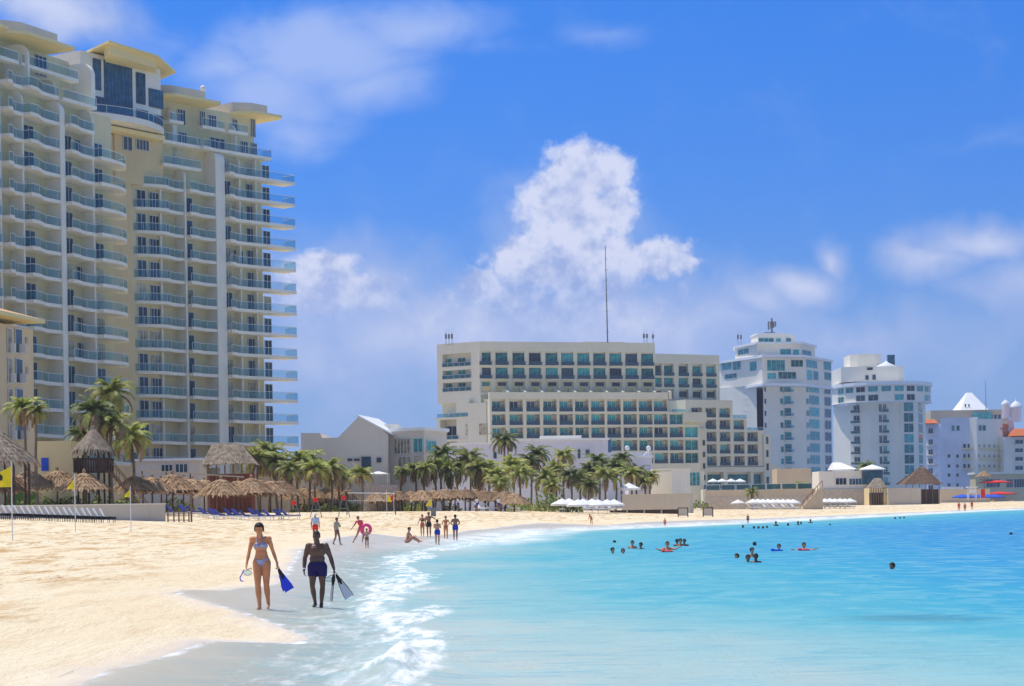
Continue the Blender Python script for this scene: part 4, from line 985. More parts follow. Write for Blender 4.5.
# ================================================================== VEGETATION
def crown_mesh(seed, kind, nf=30, r=3.0):
    rn = random.Random(seed); mb = MB(); trk = None
    mats = {'coco': ['palm_green','palm_yellow','palm_dry'], 'dark': ['palm_dark','palm_green','palm_dry'], 'skirt': ['palm_green','palm_dark','palm_dry']}[kind]
    def frond(az, el, L, droop, mi, leaf=.55):
        d0 = Vector((math.cos(az), math.sin(az), 0)); pts = []; p = Vector((0,0,0)); e = el; n = 11
        for i in range(n+1):
            pts.append(p.copy()); p = p+(d0*math.cos(e)+Vector((0,0,math.sin(e))))*(L/n); e -= droop/n*(1+.9*i/n)
        side = Vector((-d0.y, d0.x, 0))
        for i in range(n): mb.tube(pts[i], pts[i+1], .035*(1-i/n)+.012, .035*(1-(i+1)/n)+.01, 3, mi)
        for i in range(1, n+1):
            for sub in (0, .5):
                q = pts[i-1].lerp(pts[i], sub) if i else pts[i]
                tg = (pts[i]-pts[i-1]).normalized(); tt = (i-1+sub)/n
                ll = leaf*(math.sin(math.pi*(.12+.86*tt))**.6)*rn.uniform(.8,1.1)
                for sg in (-1, 1):
                    dr = (side*sg*.85+tg*.55+Vector((0,0,-.20-rn.uniform(0,.5)))).normalized()
                    wv = tg*.12; tip = q+dr*ll
                    mb.add([q-wv, q+wv, tip], [(0,1,2)], mi)
    for i in range(nf):
        u = i/nf; az = i*2.399963+rn.uniform(-.25,.25)
        el = 1.35-1.45*u+rn.uniform(-.18,.18)
        mi = 0 if u < .45 else (rn.choice([0,0,1]) if u < .8 else rn.choice([1,2]))
        frond(az, el, r*rn.uniform(.85,1.15)*(1 if u > .15 else .85), 1.15+.6*u, mi, .72)
    for i in range(5 if kind != 'skirt' else 26):
        az = i*2.4+rn.uniform(0,1)
        frond(az, -.75-rn.uniform(0,.35), r*.75 if kind != 'skirt' else r*rn.uniform(.7,1.15), .9, 2 if kind != 'skirt' else rn.choice([1,2,2]), .4)
    if kind == 'coco':
        for i in range(7):
            a = i*.9; mb.ball((.22*math.cos(a),.22*math.sin(a),-.25-.05*(i%3)),.13,6,5,2)
    return mb.mesh('crown', mats)
CM = {k: [crown_mesh(s, k) for s in (1,2,3)] for k in ('coco','dark')}
CM['skirt'] = [crown_mesh(s, 'skirt') for s in (4,5)]
def trunk_mesh(seed):
    rn = random.Random(seed); mb = MB(); pts = []; bx, by = rn.uniform(-.05,.05), rn.uniform(-.04,.04)
    for i in range(9):
        t_ = i/8; pts.append((bx*math.sin(t_*3)*1.0, by*math.sin(t_*2.5), t_))
    for i in range(8):
        z0, z1 = pts[i], pts[i+1]; r0, r1 = .17-.07*i/8, .17-.07*(i+1)/8
        vs = []
        for p_, r_ in ((z0,r0),(z1,r1)):
            for j in range(8): vs.append((p_[0]*6+r_*math.cos(j*math.pi/4), p_[1]*6+r_*math.sin(j*math.pi/4), p_[2]))
        mb.add(vs, [(j,(j+1)%8,8+(j+1)%8,8+j) for j in range(8)])
    end = (pts[-1][0]*6, pts[-1][1]*6)
    return mb.mesh('trunk', 'trunk', smooth=True), end
TM = [trunk_mesh(s) for s in range(4)]
npalm = [0]
def palm(px, cy, d, r, kind, label, group=None):
    p = at(px, cy, d); zg = tz(p.x, d); i = npalm[0]; npalm[0] += 1
    rn = random.Random(i*13+5)
    tm, end = TM[i%4]; h = max(1.5, p.z-zg)
    t_ = empty('palm_tree', (p.x-end[0], d-end[1], zg-.05), label, 'palm', group, 0)
    o = inst(tm, 'trunk', t_, (0,0,0), 0, (1,1,h+.05))
    cm = CM[kind][rn.randrange(len(CM[kind]))]
    k = r/3.0*(1.0 if d < 200 else 1.12 if d < 250 and kind != 'skirt' else 1.08); inst(cm, 'crown', t_, (end[0], end[1], h), rn.uniform(0,6.28), (k,k,k*(1.0 if kind != 'skirt' else 1.25)))
gb = MB(); a, b = at(14,500,192), at(82,500,192)
gb.add([(a.x,186,1.9),(b.x,186,1.9),(b.x,192,zat(50,479,192)),(a.x,192,zat(50,479,192)),(b.x,196,1.9),(a.x,196,1.9)], [(0,1,2,3),(3,2,4,5)]); tag(gb.build('grass_bank', 'grass'), kind='structure')
G1 = 'palms around the thatched watch hut'
for a in ((23,408,178,2.3,'coco','small palm in front of the peach hotel, leftmost palm'),(37,411,176,1.5,'coco','thin small palm with a narrow crown right beside the leftmost palm'),
          (95,413,186,3.0,'dark','dark bushy palm rising directly behind the cone of the thatched watch hut'),(111,394,192,3.0,'coco','tallest palm of the clump by the thatched watch hut'),
          (84,436,192,2.3,'dark','low dark palm left of the thatched watch hut'),(112,424,186,2.6,'coco','palm half hidden under the tallest palm by the watch hut'),
          (131,438,196,3.0,'coco','leaning palm with drooping fronds right of the watch hut')): palm(*a, G1)
pa = [(258,460,236,2.6,'coco'),(268,452,240,2.5,'coco'),(277,463,236,2.6,'coco'),(290,470,232,2.2,'coco'),(298,463,238,2.6,'coco'),(308,460,242,2.5,'coco'),(316,470,236,2.4,'coco'),(330,470,240,2.6,'coco'),(340,478,244,2.1,'coco'),(361,474,228,1.9,'coco')]
for i, a in enumerate(pa): palm(*a, 'yellow green palm, %s from the left right of the hip roofed hut' % ORD[i], 'palms right of the hip roofed hut')
pb = [(402,472,243,1.3,'skirt'),(414,468,244,1.4,'skirt'),(425,470,243,1.6,'skirt'),(434,466,245,1.7,'skirt'),(442,455,247,2.3,'dark'),(449,470,245,1.8,'skirt'),(458,466,276,2.2,'skirt'),(469,459,276,3.0,'coco'),(478,470,270,2.4,'skirt'),(487,468,274,2.6,'coco'),
      (496,476,268,2.6,'coco'),(505,441,296,2.7,'dark'),(512,466,280,2.7,'coco'),(521,474,270,2.5,'coco'),(530,463,286,2.6,'dark'),(537,454,290,2.5,'dark'),(545,478,270,2.5,'coco'),(555,470,280,2.4,'coco'),(564,456,292,2.4,'coco'),(570,476,274,2.3,'dark'),
      (581,480,276,2.4,'coco'),(590,470,286,2.4,'dark'),(598,462,290,2.5,'dark'),(606,476,280,2.6,'coco'),(615,468,286,2.4,'dark'),(622,459,292,2.2,'dark'),(630,474,284,2.3,'coco'),(637,472,288,2.1,'dark'),(644,482,284,1.7,'coco'),(651,476,290,1.7,'coco'),
      (500,484,262,2.2,'coco'),(552,486,264,2.0,'coco'),(590,486,268,2.0,'dark')]
for i, a in enumerate(sorted(pb)):
    palm(*a, {'skirt':'palm skirted with dry fronds','dark':'dark green palm','coco':'yellow green palm'}[a[4]]+', %s from the left before the terraced hotel' % ORD[i], 'palms before the terraced hotel')
palm(866,467,437,2.6,'dark','lone small palm behind the white beach house near the round pavilion')
palm(801,486,345,1.6,'coco','tiny green palm on the cream sea wall below the stepped hotel wing')
palm(752,492,328,1.5,'coco','tiny palm at the left end of the cream sea wall')
def shrub_mesh(seed, sx, sy, sz):
    rn = random.Random(seed); mb = MB()
    for i in range(int(220*max(1, sx*.6))):
        u, v = rn.uniform(0, 6.283), rn.random()
        rr = rn.uniform(.55, 1.0)**.5
        p_ = Vector((math.cos(u)*math.sqrt(1-v*v)*rr*sx, math.sin(u)*math.sqrt(1-v*v)*rr*sy, v*rr*sz*(1+.25*math.sin(u*3))))
        n_ = Vector((rn.uniform(-1,1),rn.uniform(-1,1),rn.uniform(-.3,1))).normalized(); a = n_.orthogonal().normalized(); b_ = n_.cross(a); k = rn.uniform(.10,.22)
        mb.add([p_-a*k, p_+b_*k*.5, p_+a*k, p_-b_*k*.5], [(0,1,2,3)], rn.choice([0,0,1]))
    return mb.mesh('foliage', ['palm_green','shrub'])
sm = [shrub_mesh(1,1.6,1.0,1.1), shrub_mesh(2,2.2,1.1,1.0), shrub_mesh(3,1.3,1.0,1.4)]
def shrub(px, py, d, sc, i, label, group):
    p = at(px, py, d); o = inst(sm[i%3], 'shrub', None, (p.x, d, tz(p.x,d)-.05), i*1.3, (sc,sc,sc)); tag(o, label, 'shrub', group)
for i in range(9): shrub(25+i*9.5, 497, 181+(i%3), 1.25, i, 'leafy shrub, %s from the left in the green hedge behind the left umbrellas' % ORD[i], 'hedge behind the left umbrellas')
for i in range(15): shrub(302+i*8.4, 505, 244+(i%3)*2, 1.0, i, 'low shrub, %s from the left in the hedge behind the volleyball nets' % ORD[i], 'hedge behind the volleyball nets')
for i, (px, d, s_c) in enumerate(((452,240,.8),(521,247,1.5),(548,243,1.6),(556,244,1.6),(565,245,1.5))): shrub(px, 505, d, s_c, i, 'green beach shrub, %s from the left between the mid thatched umbrellas and the white parasols' % ORD[i], 'shrubs on the mid beach')
for i, px in enumerate((652,660,668,676)): shrub(px, 495, 285, 1.0, i, 'low shrub, %s from the left in front of the curved pale wall' % ORD[i], 'shrubs by the curved wall')
for i, (px, d) in enumerate(((700,330),(880,432),(891,430),(965,620),(155,236),(172,230),(185,229),(116,190),(128,192),(60,186))): shrub(px, 480, d, 1.5 if d > 400 else 1.3, i, ['green shrub by the blue pool bar below the stepped hotel wing','dark shrub beside the round pavilion','low shrub left of the big right hand thatched hut','shrub on the stone wall under the white blockhouse hotel','yellowish shrub left on the white flat roofed terrace','shrub in the middle of the white flat roofed terrace','shrub at the right end of the white flat roofed terrace','green shrub under the leaning palm','round bush right of the watch hut stair','bush beside the yellow hut'][i], None)

# ================================================================== THATCH
def strands(mb, ringf, rows, per, L, rn, mi=0):
    """rows of hanging straw tufts; ringf(t,u) -> (point, outward/down direction)"""
    for j in range(rows):
        t_ = (j+.6)/rows
        for i in range(per):
            u = (i+rn.random()*.8)/per
            p_, dn = ringf(t_, u); sd = dn.cross(Vector((0,0,1))).normalized(); out = sd.cross(dn).normalized()
            if out.z < 0: out = -out
            w = L*rn.uniform(.10,.22); l = L*rn.uniform(.6,1.15); q = p_+out*rn.uniform(.02,.07)
            mb.add([q-sd*w, q+sd*w, q+dn*l+sd*w*rn.uniform(-.2,.8)+out*.03, q+dn*l-sd*w*rn.uniform(.2,.9)], [(0,1,2,3)], mi)
def cone_thatch(r, h, rn, rows=5, per=30, curve=1.25, L=.55):
    mb = MB(); prof = [(r*(1-i/8)**(1/curve) if i < 8 else .04, h*i/8) for i in range(9)]
    mb.lathe(prof, 20, (0,0,0)); mb.lathe([(.05,h*.35),(r*.97,.02)], 20, (0,0,0))
    def rf_(t_, u):
        z = h*(1-t_); rr = r*(t_)**(1/curve); a = u*6.2832
        z2 = h*(1-min(1,t_+.05)); r2 = r*(t_+.05)**(1/curve)
        p_ = Vector((rr*math.cos(a), rr*math.sin(a), z)); q_ = Vector((r2*math.cos(a), r2*math.sin(a), z2 if t_ < .95 else z-h*.1))
        return p_, (q_-p_).normalized()
    strands(mb, rf_, rows, per, L, rn)
    mb.ball((0,0,h+.05), (.12,.12,.2), 6, 5)
    return mb
PU = []
for s in range(3):
    rn = random.Random(s+40); roof_ = cone_thatch(1.75, 1.15, rn).mesh('thatch_roof', 'thatch')
    pm = MB(); pm.path([(0,0,0),(.02,.01,1.4),(0,0,3.3)], [.10,.085,.07], 8)
    for k in range(6):
        a = k*math.pi/3; pm.tube((0,0,2.0),(1.2*math.cos(a),1.2*math.sin(a),2.52),.03,None,5)
    PU.append((roof_, pm.mesh('pole', 'wood_pole', smooth=True)))
nu = [0]
def palapa(px, topy, d, label, sc=1.0, group=None):
    p = at(px, topy, d); i = nu[0]; nu[0] += 1; zg = tz(p.x, d)
    H_ = p.z-zg; k = sc
    t_ = empty('thatched_umbrella', (p.x, d, zg-.05), label, 'beach umbrella', group, i*.7)
    r_, q_ = PU[i%3]; zr_ = H_-1.3*k
    inst(r_, 'thatch_roof', t_, (0,0,zr_), 0, (k,k,k)); inst(q_, 'pole', t_, (0,0,0), 0, (1,1,(zr_+1.1*k)/3.3))
row = [(8,471,172),(29,467.5,178),(57,467,180),(84,469.5,178)]
for i, a in enumerate(row): palapa(*a, 'grey brown thatched umbrella above the long concrete wall, %s from the left edge' % ORD[i], 1.35, 'thatched umbrellas above the wall')
row = [(134,473,196,1.05),(143,475,204,1.0),(152,474,198,1.05),(161,476,208,1.0),(172,471,200,1.2),(183,474,210,1.1),(192,476,202,1.05),(204,477,212,1.0),(221,476,198,1.15),(238,478,212,1.0),(251,475,200,1.1),(260,477,208,1.0),(270,478,202,1.0),(281,478,204,1.0)]
for i, a in enumerate(row): palapa(a[0],a[1],a[2], 'thatched umbrella over blue loungers, %s from the left in the row below the tall tower' % ORD[i], a[3]*1.22, 'thatched umbrellas below the tall tower')
row = [(294,488,244),(304,486,248),(315,487,246),(326,486,250),(337,487,247),(348,488,246)]
for i, a in enumerate(row): palapa(*a, 'small thatched umbrella, %s from the left behind the red flagged stands' % ORD[i], 1.0, 'thatched umbrellas behind the red flags')
row = [(377,490,240),(387,490,241),(399,489,239),(411,489,241),(422,488,239),(433,488,240),(444,487,239),(455,487,240),(465,487,238),(475,487,240),(485,488,238),(495,489,239),(505,489,237),(514,491,236)]
for i, a in enumerate(row): palapa(*a, 'reddish thatched umbrella, %s from the left in the middle row under the skirted palms' % ORD[i], [1.0,1.12,.95][i%3], 'thatched umbrellas in the middle row')
for px, y, d, lb_ in ((720,489,360,'thatched umbrella by the pool below the stepped hotel wing'),(984,470,560,'brown thatched umbrella standing above the red canopy at the right'),(1012,499,540,'thatched umbrella on the sand near the right edge'),(993,499,545,'thatched umbrella right of the blue parasols')): palapa(px,y,d,lb_,1.3)

def hut_cone(px, ytop, yeave, d, r, label, name='thatched_hut', mt='thatch_grey', wallh=None, posts=8):
    p = at(px, ytop, d); ze = zat(px, yeave, d); zg = tz(p.x, d)
    t_ = empty(name, (p.x, d, zg-.05), label, 'hut'); rn = random.Random(int(px)+9)
    rm = cone_thatch(r, p.z-ze, rn, 9, 60, 1.0, .7).mesh('thatch_roof', mt)
    inst(rm, 'thatch_roof', t_, (0,0,ze-zg+.05))
    for k in range(posts):
        a = k*2*math.pi/posts; m_ = MB(); m_.tube((r*.8*math.cos(a),r*.8*math.sin(a),0),(r*.8*math.cos(a),r*.8*math.sin(a),ze-zg+.4),.09,None,7)
        m_.build('post', 'dark_wood', t_, world=False)
    return t_, zg, ze
hut_cone(-4, 427, 462, 168, 3.4, 'big round thatched hut cut off by the left edge of the photo')
# watch hut on stilts with its stair
wt, zg, ze = hut_cone(93, 428, 450, 180, 1.75, 'conical thatched watch hut raised on dark stilts with a stair', 'watch_hut', posts=6)
zp = zat(93, 471, 180)-zg+.05; x0 = -1.7
m = MB(); m.box(-1.5,1.5,-1.5,1.5,zp-.15,zp); m.build('platform', 'dark_wood', wt, world=False)
m = MB()
for s_y in (-1.5,1.5):
    for k in range(14): m.box(-1.5+k*.22,-1.35+k*.22,s_y-.03,s_y+.03,zp+.003,zp+1.05)
    m.box(-1.55,1.55,s_y-.05,s_y+.05,zp+1.053,zp+1.15)
for k in range(14): m.box(-1.53,-1.47,-1.4+k*.21,-1.27+k*.21,zp+.003,zp+1.05)
m.build('balustrade', 'dark_wood', wt, world=False)
m = MB(); n_ = 12
for i in range(n_):
    t_ = i/n_; m.box(1.5+t_*3.2,1.5+t_*3.2+.3,-.5,.5,zp*(1-t_)-.25,zp*(1-t_)-.18)
for y_ in (-.55,.55):
    m.tube((1.5,y_,zp-.1),(4.9,y_,-.0),.07,None,6); m.tube((1.5,y_,zp+.95),(4.9,y_,1.0),.045,None,6)
    for i in range(6): t_ = i/5; m.tube((1.5+3.4*t_,y_,zp*(1-t_)),(1.5+3.4*t_,y_,zp*(1-t_)+1.0),.035,None,5)
m.build('stair', 'wood_pole', wt, world=False)
# hip roofed hut
def hip_hut(px0, px1, rx0, rx1, ytop, yeave, d, dep, label, wallm='dark_wood', ybot=None, mt='thatch_grey'):
    a, b = at(px0,yeave,d), at(px1,yeave,d); r0, r1 = at(rx0,ytop,d+dep/2), at(rx1,ytop,d+dep/2); zg = tz(a.x, d)
    t_ = empty('thatched_hut', ((a.x+b.x)/2, d, zg-.05), label, 'hut'); rn = random.Random(77)
    E0, E1, E2, E3 = Vector((a.x,d,a.z)), Vector((b.x,d,a.z)), Vector((b.x,d+dep,a.z)), Vector((a.x,d+dep,a.z))
    R0, R1 = Vector((r0.x,d+dep/2,r0.z)), Vector((r1.x,d+dep/2,r0.z))
    mb = MB(); mb.add([E0,E1,E2,E3,R0,R1], [(0,1,5,4),(1,2,5),(2,3,4,5),(3,0,4),(3,2,1,0)])
    for (P0,P1,Q0,Q1) in ((E0,E1,R0,R1),(E1,E2,R1,R1),(E3,E0,R0,R0)):
        def rf2(t__, u): 
            top_ = Q0.lerp(Q1,u); bo = P0.lerp(P1,u); return top_.lerp(bo,t__), (bo-top_).normalized()
        strands(mb, rf2, 9, max(14, int((P1-P0).length*7)), .6, rn)
    mb.build('thatch_roof', mt, t_)
    m_ = MB(); m_.box(a.x+.6,b.x-.6,d+.6,d+dep-.6,zg,a.z-1.2); m_.build('wall', wallm, t_)
    for k in range(6):
        x = a.x+.5+(b.x-a.x-1.0)*k/5; m_ = MB(); m_.tube((x,d+.4,zg-.05),(x,d+.4,a.z+.1),.09,None,7); m_.build('post', 'wood_pole', t_)
    return t_
hip_hut(203,254,213,240,444,463.5,224,6,'thatched hut with a steep grey hip roof in front of the tall tower right wing','red_wood')
hip_hut(904,942,920,924,467,484,424,9,'large thatched hut with a dark stilted base in front of the second white tower', mt='thatch_dark')
hip_hut(869,886,875,880,478,487,412,4,'little thatched roof left of the large right hand thatched hut')
sr = empty('shade_roof', (at(190,474,214).x,214,1.9), 'long thin flat shade roof running behind the thatched umbrellas', 'roof')
m = MB(); a, b = at(145,470,220), at(238,476,218); m.hexa([(a.x,218,a.z-.12),(b.x,218,b.z-.12),(b.x,223,b.z-.12),(a.x,223,a.z-.12),(a.x,218,a.z),(b.x,218,b.z),(b.x,223,b.z),(a.x,223,a.z)]); m.build('roof', 'stone', sr)
for i in range(5):
    x = a.x+(b.x-a.x)*i/4; m = MB(); m.tube((x,218.3,1.8),(x,218.3,a.z+(b.z-a.z)*i/4-.1),.08,None,6); m.build('post', 'dark_wood', sr)

# ================================================================== BEACH FURNITURE
lwall = empty('retaining_wall', (at(80,520,152).x,152,1.3), 'long pale concrete wall behind the stacked loungers at the left', 'wall')
fr = F(-40,152,165.5,160,515); m = MB(); fr.box(m, 0, fr.L, -.35, 0, .9, zat(80,505.5,155)); m.build('wall', 'concrete', lwall)
m = MB(); fr.box(m, -.1, fr.L+.06, -.42, .06, zat(80,505.5,155)+.003, zat(80,504.3,155)); m.build('coping', 'white_wall', lwall)
wf = empty('wooden_fence', (at(178,520,150).x,150,1.4), 'short low wooden post fence at the right end of the concrete wall', 'fence')
a = place(166,522); fx = [place(px, 522) for px in (168,174,179,184,189)]
for p in fx:
    m = MB(); m.box(p.x-.05,p.x+.05,p.y-.05,p.y+.05,p.z-.1,p.z+.85); m.build('post', 'wood_pole', wf)
m = MB(); 
for zz in (.15,.55,.8): m.tube((fx[0].x,fx[0].y,fx[0].z+zz),(fx[-1].x,fx[-1].y,fx[-1].z+zz),.035,None,5)
m.build('rail', 'wood_pole', wf)
p = place(191.5,522); m = MB(); m.tube((0,0,-.1),(0,0,2.4),.08,None,8); m.box(-.14,.14,-.05,.05,2.2,2.6); o = m.build('post', 'wood_pole', None, loc=(0,0,0)); o.location = p; tag(o, 'tall wooden post at the right end of the short wooden fence', 'post')
# lounger
def lounger_proto(clothm, frame, back=55, name='sun_lounger'):
    t_ = empty(name, (0,0,0), 'lounger', 'sun lounger')
    m = MB(); m.box(-.3,.3,-.95,-.9,.28,.34); m.box(-.32,-.27,-.95,.95,.27,.35); m.box(.27,.32,-.95,.95,.27,.35); m.build('frame', frame, t_, world=False)
    for sx in (-.29,.29):
        for y_ in (-.8,.75): m = MB(); m.tube((sx,y_,0),(sx,y_,.28),.03,None,6); m.build('leg', frame, t_, world=False)
    m = MB(); m.box(-.28,.28,-.93,.3,.353,.43); m.build('seat', clothm, t_, world=False)
    c_, s__ = math.cos(R(back)), math.sin(R(back)); m = MB(); L = .8
    m.hexa([(-.28,.31,.36),(.28,.31,.36),(.28,.31+L*c_,.36+L*s__),(-.28,.31+L*c_,.36+L*s__),(-.28,.31-.08*s__,.36+.08*c_),(.28,.31-.08*s__,.36+.08*c_),(.28,.31+L*c_-.08*s__,.36+L*s__+.08*c_),(-.28,.31+L*c_-.08*s__,.36+L*s__+.08*c_)])
    m.build('backrest', clothm, t_, world=False); return t_
lp = lounger_proto('blue_cloth', 'white_plastic', 40)
spots = [(166,511,178),(176,511,180),(186,510,184),(197,511,182),(208,512,178),(216,512,176),(224,512,174),(232,512,178),(240,512,176),(249,512,174),(256,512,180),(264,512,176),(272,511,178),(281,511,180),(290,511,180)]
first = True
for i, (px, py, d) in enumerate(spots):
    p = at(px, py, d); lab = 'blue cushioned sun lounger, %s from the left under the thatched umbrella row' % ORD[i]
    if i == 0: o = lp; o.location = (p.x,d,tz(p.x,d)); o.rotation_euler.z = 1.2; o['label'] = lab; o['group'] = 'blue loungers under thatch'
    else: dup(lp, (p.x,d,tz(p.x,d)), 1.1+.35*math.sin(i*2.3), lab, None, 'blue loungers under thatch')
for i, px in enumerate((118,123,70,20,45)):
    p = at(px, 503, 176); dup(lp, (p.x,176,tz(p.x,176)+.0), 1.0+i*.3, ['blue lounger at the foot of the watch hut stair','second blue lounger right beside the stair foot','blue lounger under the third umbrella above the wall','blue lounger near the left end above the wall','blue lounger under the second umbrella above the wall'][i], None, 'blue loungers under thatch')
def chair_row(n, px0, px1, py, label, group, seed, protos, rz0=0):
    for i in range(n):
        px = px0+(px1-px0)*i/(n-1); p = place(px, py); dup(protos, p, rz0+.5*math.sin(i*3.1+seed), label % ORD[i], None, group)
lw_ = lounger_proto('white_cloth', 'white_plastic', 45); o = lw_; p = place(562,512); o.location = p; o['label'] = 'white sun lounger under the white parasols, leftmost'; o['group'] = 'white loungers'
chair_row(9, 568, 618, 511, 'white sun lounger, %s from the left under the middle white parasols', 'white loungers', 1, lw_, 1.2)
chair_row(10, 752, 795, 509.5, 'white sun lounger, %s from the left in the parasol row below the stepped wing', 'white loungers', 2, lw_, 1.2)
chair_row(10, 804, 850, 508.5, 'white sun lounger, %s from the left in front of the white beach house', 'white loungers', 3, lw_, 1.2)
chair_row(8, 440, 512, 511, 'white sun lounger, %s from the left under the reddish thatch row', 'white loungers', 4, lw_, 1.2)
# stacked dark loungers in front of the wall
sl = lounger_proto('white_cloth', 'rubber', 52, 'stacked_lounger')
for ch in sl.children:
    if ch.name.startswith('seat'): ch.data.materials.clear(); ch.data.materials.append(M['rubber'])
for i in range(19):
    px = -3+i*6.1; d = 146; p = at(px, 522, d); z = tz(p.x, d); lab = 'dark stacked lounger with raised pale back, %s from the left along the concrete wall' % ORD[i]
    if i == 0: sl.location = (p.x,d,z); sl.rotation_euler.z = R(62); sl['label'] = lab; sl['group'] = 'stacked loungers'; sl.scale = (.34,.9,1.05)
    else: r = dup(sl, (p.x,d,z), R(62+4*math.sin(i*2)), lab, None, 'stacked loungers')
# white parasols
def parasol_proto(clothm, r=1.35):
    t_ = empty('parasol', (0,0,0), 'parasol', 'parasol'); m = MB(); n = 8
    vs = [(0,0,2.45)]+[(r*math.cos(k*math.pi/4),r*math.sin(k*math.pi/4),1.80) for k in range(8)]+[(r*math.cos(k*math.pi/4),r*math.sin(k*math.pi/4),1.58) for k in range(8)]
    m.add(vs, [(0,1+k,1+(k+1)%8) for k in range(8)]+[(1+k,9+k,9+(k+1)%8,1+(k+1)%8) for k in range(8)]+[(0,1+(k+1)%8,1+k) for k in range(0)])
    m.build('canopy', clothm, t_, world=False)
    m = MB(); m.tube((0,0,0),(0,0,2.5),.035,None,7); m.build('pole', 'white_plastic', t_, world=False); return t_
pp = parasol_proto('white_cloth'); used = [False]
def par(px, py, d, label, sc=1, group='white parasols', zoff=0):
    p = at(px, py, d); z = tz(p.x, d)+zoff
    if not used[0]:
        used[0] = True; pp.location = (p.x,d,z); pp['label'] = label; pp['group'] = group; pp.scale = (sc,)*3; return pp
    return dup(pp, (p.x,d,z), px*.3, label, sc, group)
for i, (px, d) in enumerate(((562,236),(569,242),(578,230),(583,238),(592,242),(598,234),(607,238),(614,242))): par(px, 500, d, 'white parasol, %s from the left in the cluster on the middle beach' % ORD[i], 1.0, zoff=-.75)
for i in range(9): par(753+i*5.0, 503, 316+(i%2)*6, 'white parasol, %s from the left in the row below the stepped hotel wing' % ORD[i], .9, zoff=-.45)
for i in range(10): par(805+i*5.0, 503, 345+(i%2)*6, 'white parasol, %s from the left in the row in front of the white beach house' % ORD[i], .9, zoff=-.45)
par(629, 489, 280, 'white parasol standing alone on top of the grey stone wall', 1.2, None, .9)
for i, px in enumerate((713,722,731,740)):
    p = at(px, 480, 420); o = dup(pp, (p.x,420,zat(px,489,420)), 0, 'small white parasol, %s of four on the pool deck of the stepped hotel wing' % ORD[i], .9, 'pool deck parasols')
o = par(738, 503, 330, 'white canopy standing apart left of the long white parasol row', .85, None, -.4)
dk = empty('pool_deck', (at(726,493,418).x,418,1.8), 'raised pool deck with blue panels below the stepped hotel wing', 'deck')
m = MB(); a, b = at(703,490,414), at(752,490,414); m.box(a.x,b.x,414,424,1.5,zat(726,489,414)); m.build('wall', 'hotel_wall', dk)
fr = Frame((a.x,413.99),(b.x,413.99))
for px0, px1 in ((711,719),(735,745)): window(fr, dk, fr.s(px0,0,492), fr.s(px1,0,492), zat(px0,497,414), zat(px0,490.5,414), 0, 'blue_glass', 'white_frame', 2)
railing(fr, dk, .1, fr.L-.1, -.3, zat(726,489,414), 1.0, 'rail_teal')
# white gazebo near gable house
gz = empty('gazebo', (at(377,476,246).x,246,1.9), 'white square canopy on posts in front of the gabled house', 'gazebo')
m = MB(); a, b = at(367,475,245), at(389,475,245); zt_ = zat(377,471.5,246)
m.prism([(a.x,244),(b.x,244),(b.x,247.5),(a.x,247.5)], a.z, a.z+.12); m.prism([(a.x,244),(b.x,244),(b.x,247.5),(a.x,247.5)], a.z+.123, zt_, 0, [(a.x+1.2,245.5),(b.x-1.2,245.5),(b.x-1.2,246),(a.x+1.2,246)]); m.build('canopy', 'white_cloth', gz)
for x in (a.x+.1,b.x-.1):
    for y_ in (244.1,247.4): m = MB(); m.tube((x,y_,1.9),(x,y_,a.z),.07,None,6); m.build('post', 'white_plastic', gz)
gw = empty('garden_wall', (at(378,486,243).x,243,1.9), 'low grey garden wall under the white gazebo', 'wall')
m = MB(); a, b = at(362,484,242), at(398,484,242); m.box(a.x,b.x,242,243,1.7,zat(380,485,242)); m.build('wall', 'stone', gw)
# flags
def flag(px, yb, yt, ftx, fy0, fy1, col, label, stripes=None, right=False):
    tp = .35 if stripes else .92
    p = place(px, yb); h = CZ+slopes(px,yt)[1]*p.y-p.z; k = p.y/F0
    t_ = empty('beach_flag', tuple(p), label, 'flag'); m = MB(); m.tube((0,0,-.1),(0,0,h),.028,.022,7); m.build('pole', 'white_plastic', t_, world=False)
    w = (ftx-px)*k; z0 = h-(fy0-yt)*k; z1 = h-(fy1-yt)*k; m = MB(); n = 10; vs = []
    for i in range(n+1):
        u = i/n
        for v in (0,.5,1):
            vs.append((w*u, .09*math.sin(u*7+v), z0+(z1-z0)*(u*tp+v*(1-u*tp))))
    m.add(vs, [(3*i+j,3*i+j+1,3*i+j+4,3*i+j+3) for i in range(n) for j in (0,1)])
    c_ = m.build('cloth', col, t_, world=False)
    if stripes == 'disc':
        m = MB(); m.lathe([(0.001,.0),(.17,.0)], 14); q = m.build('emblem', 'dark_print', c_, world=False); q.rotation_euler = (R(90),0,0); q.location = (w*.86,-.12,(z0+z1)/2-.05)
        m = MB(); m.box(-.2,.2,-.01,.01,-.03,.03)
    return t_
flag(12.5, 541, 461, -1, 466, 487, 'yellow_cloth', 'largest yellow flag with a dark emblem on the white pole nearest the left edge', 'disc')
flag(75.5, 533, 474, 68, 478, 489, 'yellow_cloth', 'plain yellow flag on the second white pole from the left')
flag(131, 531, 486, 125, 488, 497, 'yellow_cloth', 'small yellow flag in front of the right end of the concrete wall')
flag(387, 517, 490, 392, 492, 502, 'yellow_cloth', 'yellow flag on the sand beside the volleyball net post')
flag(394, 513, 492, 389, 493, 500, 'red_cloth', 'small red flag beside the volleyball net post')
flag(431.5, 512, 497, 426, 498, 506, 'yellow_cloth', 'yellow flag in front of the reddish thatched umbrellas')
flag(253, 512, 490, 249, 493, 503, 'red_cloth', 'red flag among the blue loungers under the thatch')
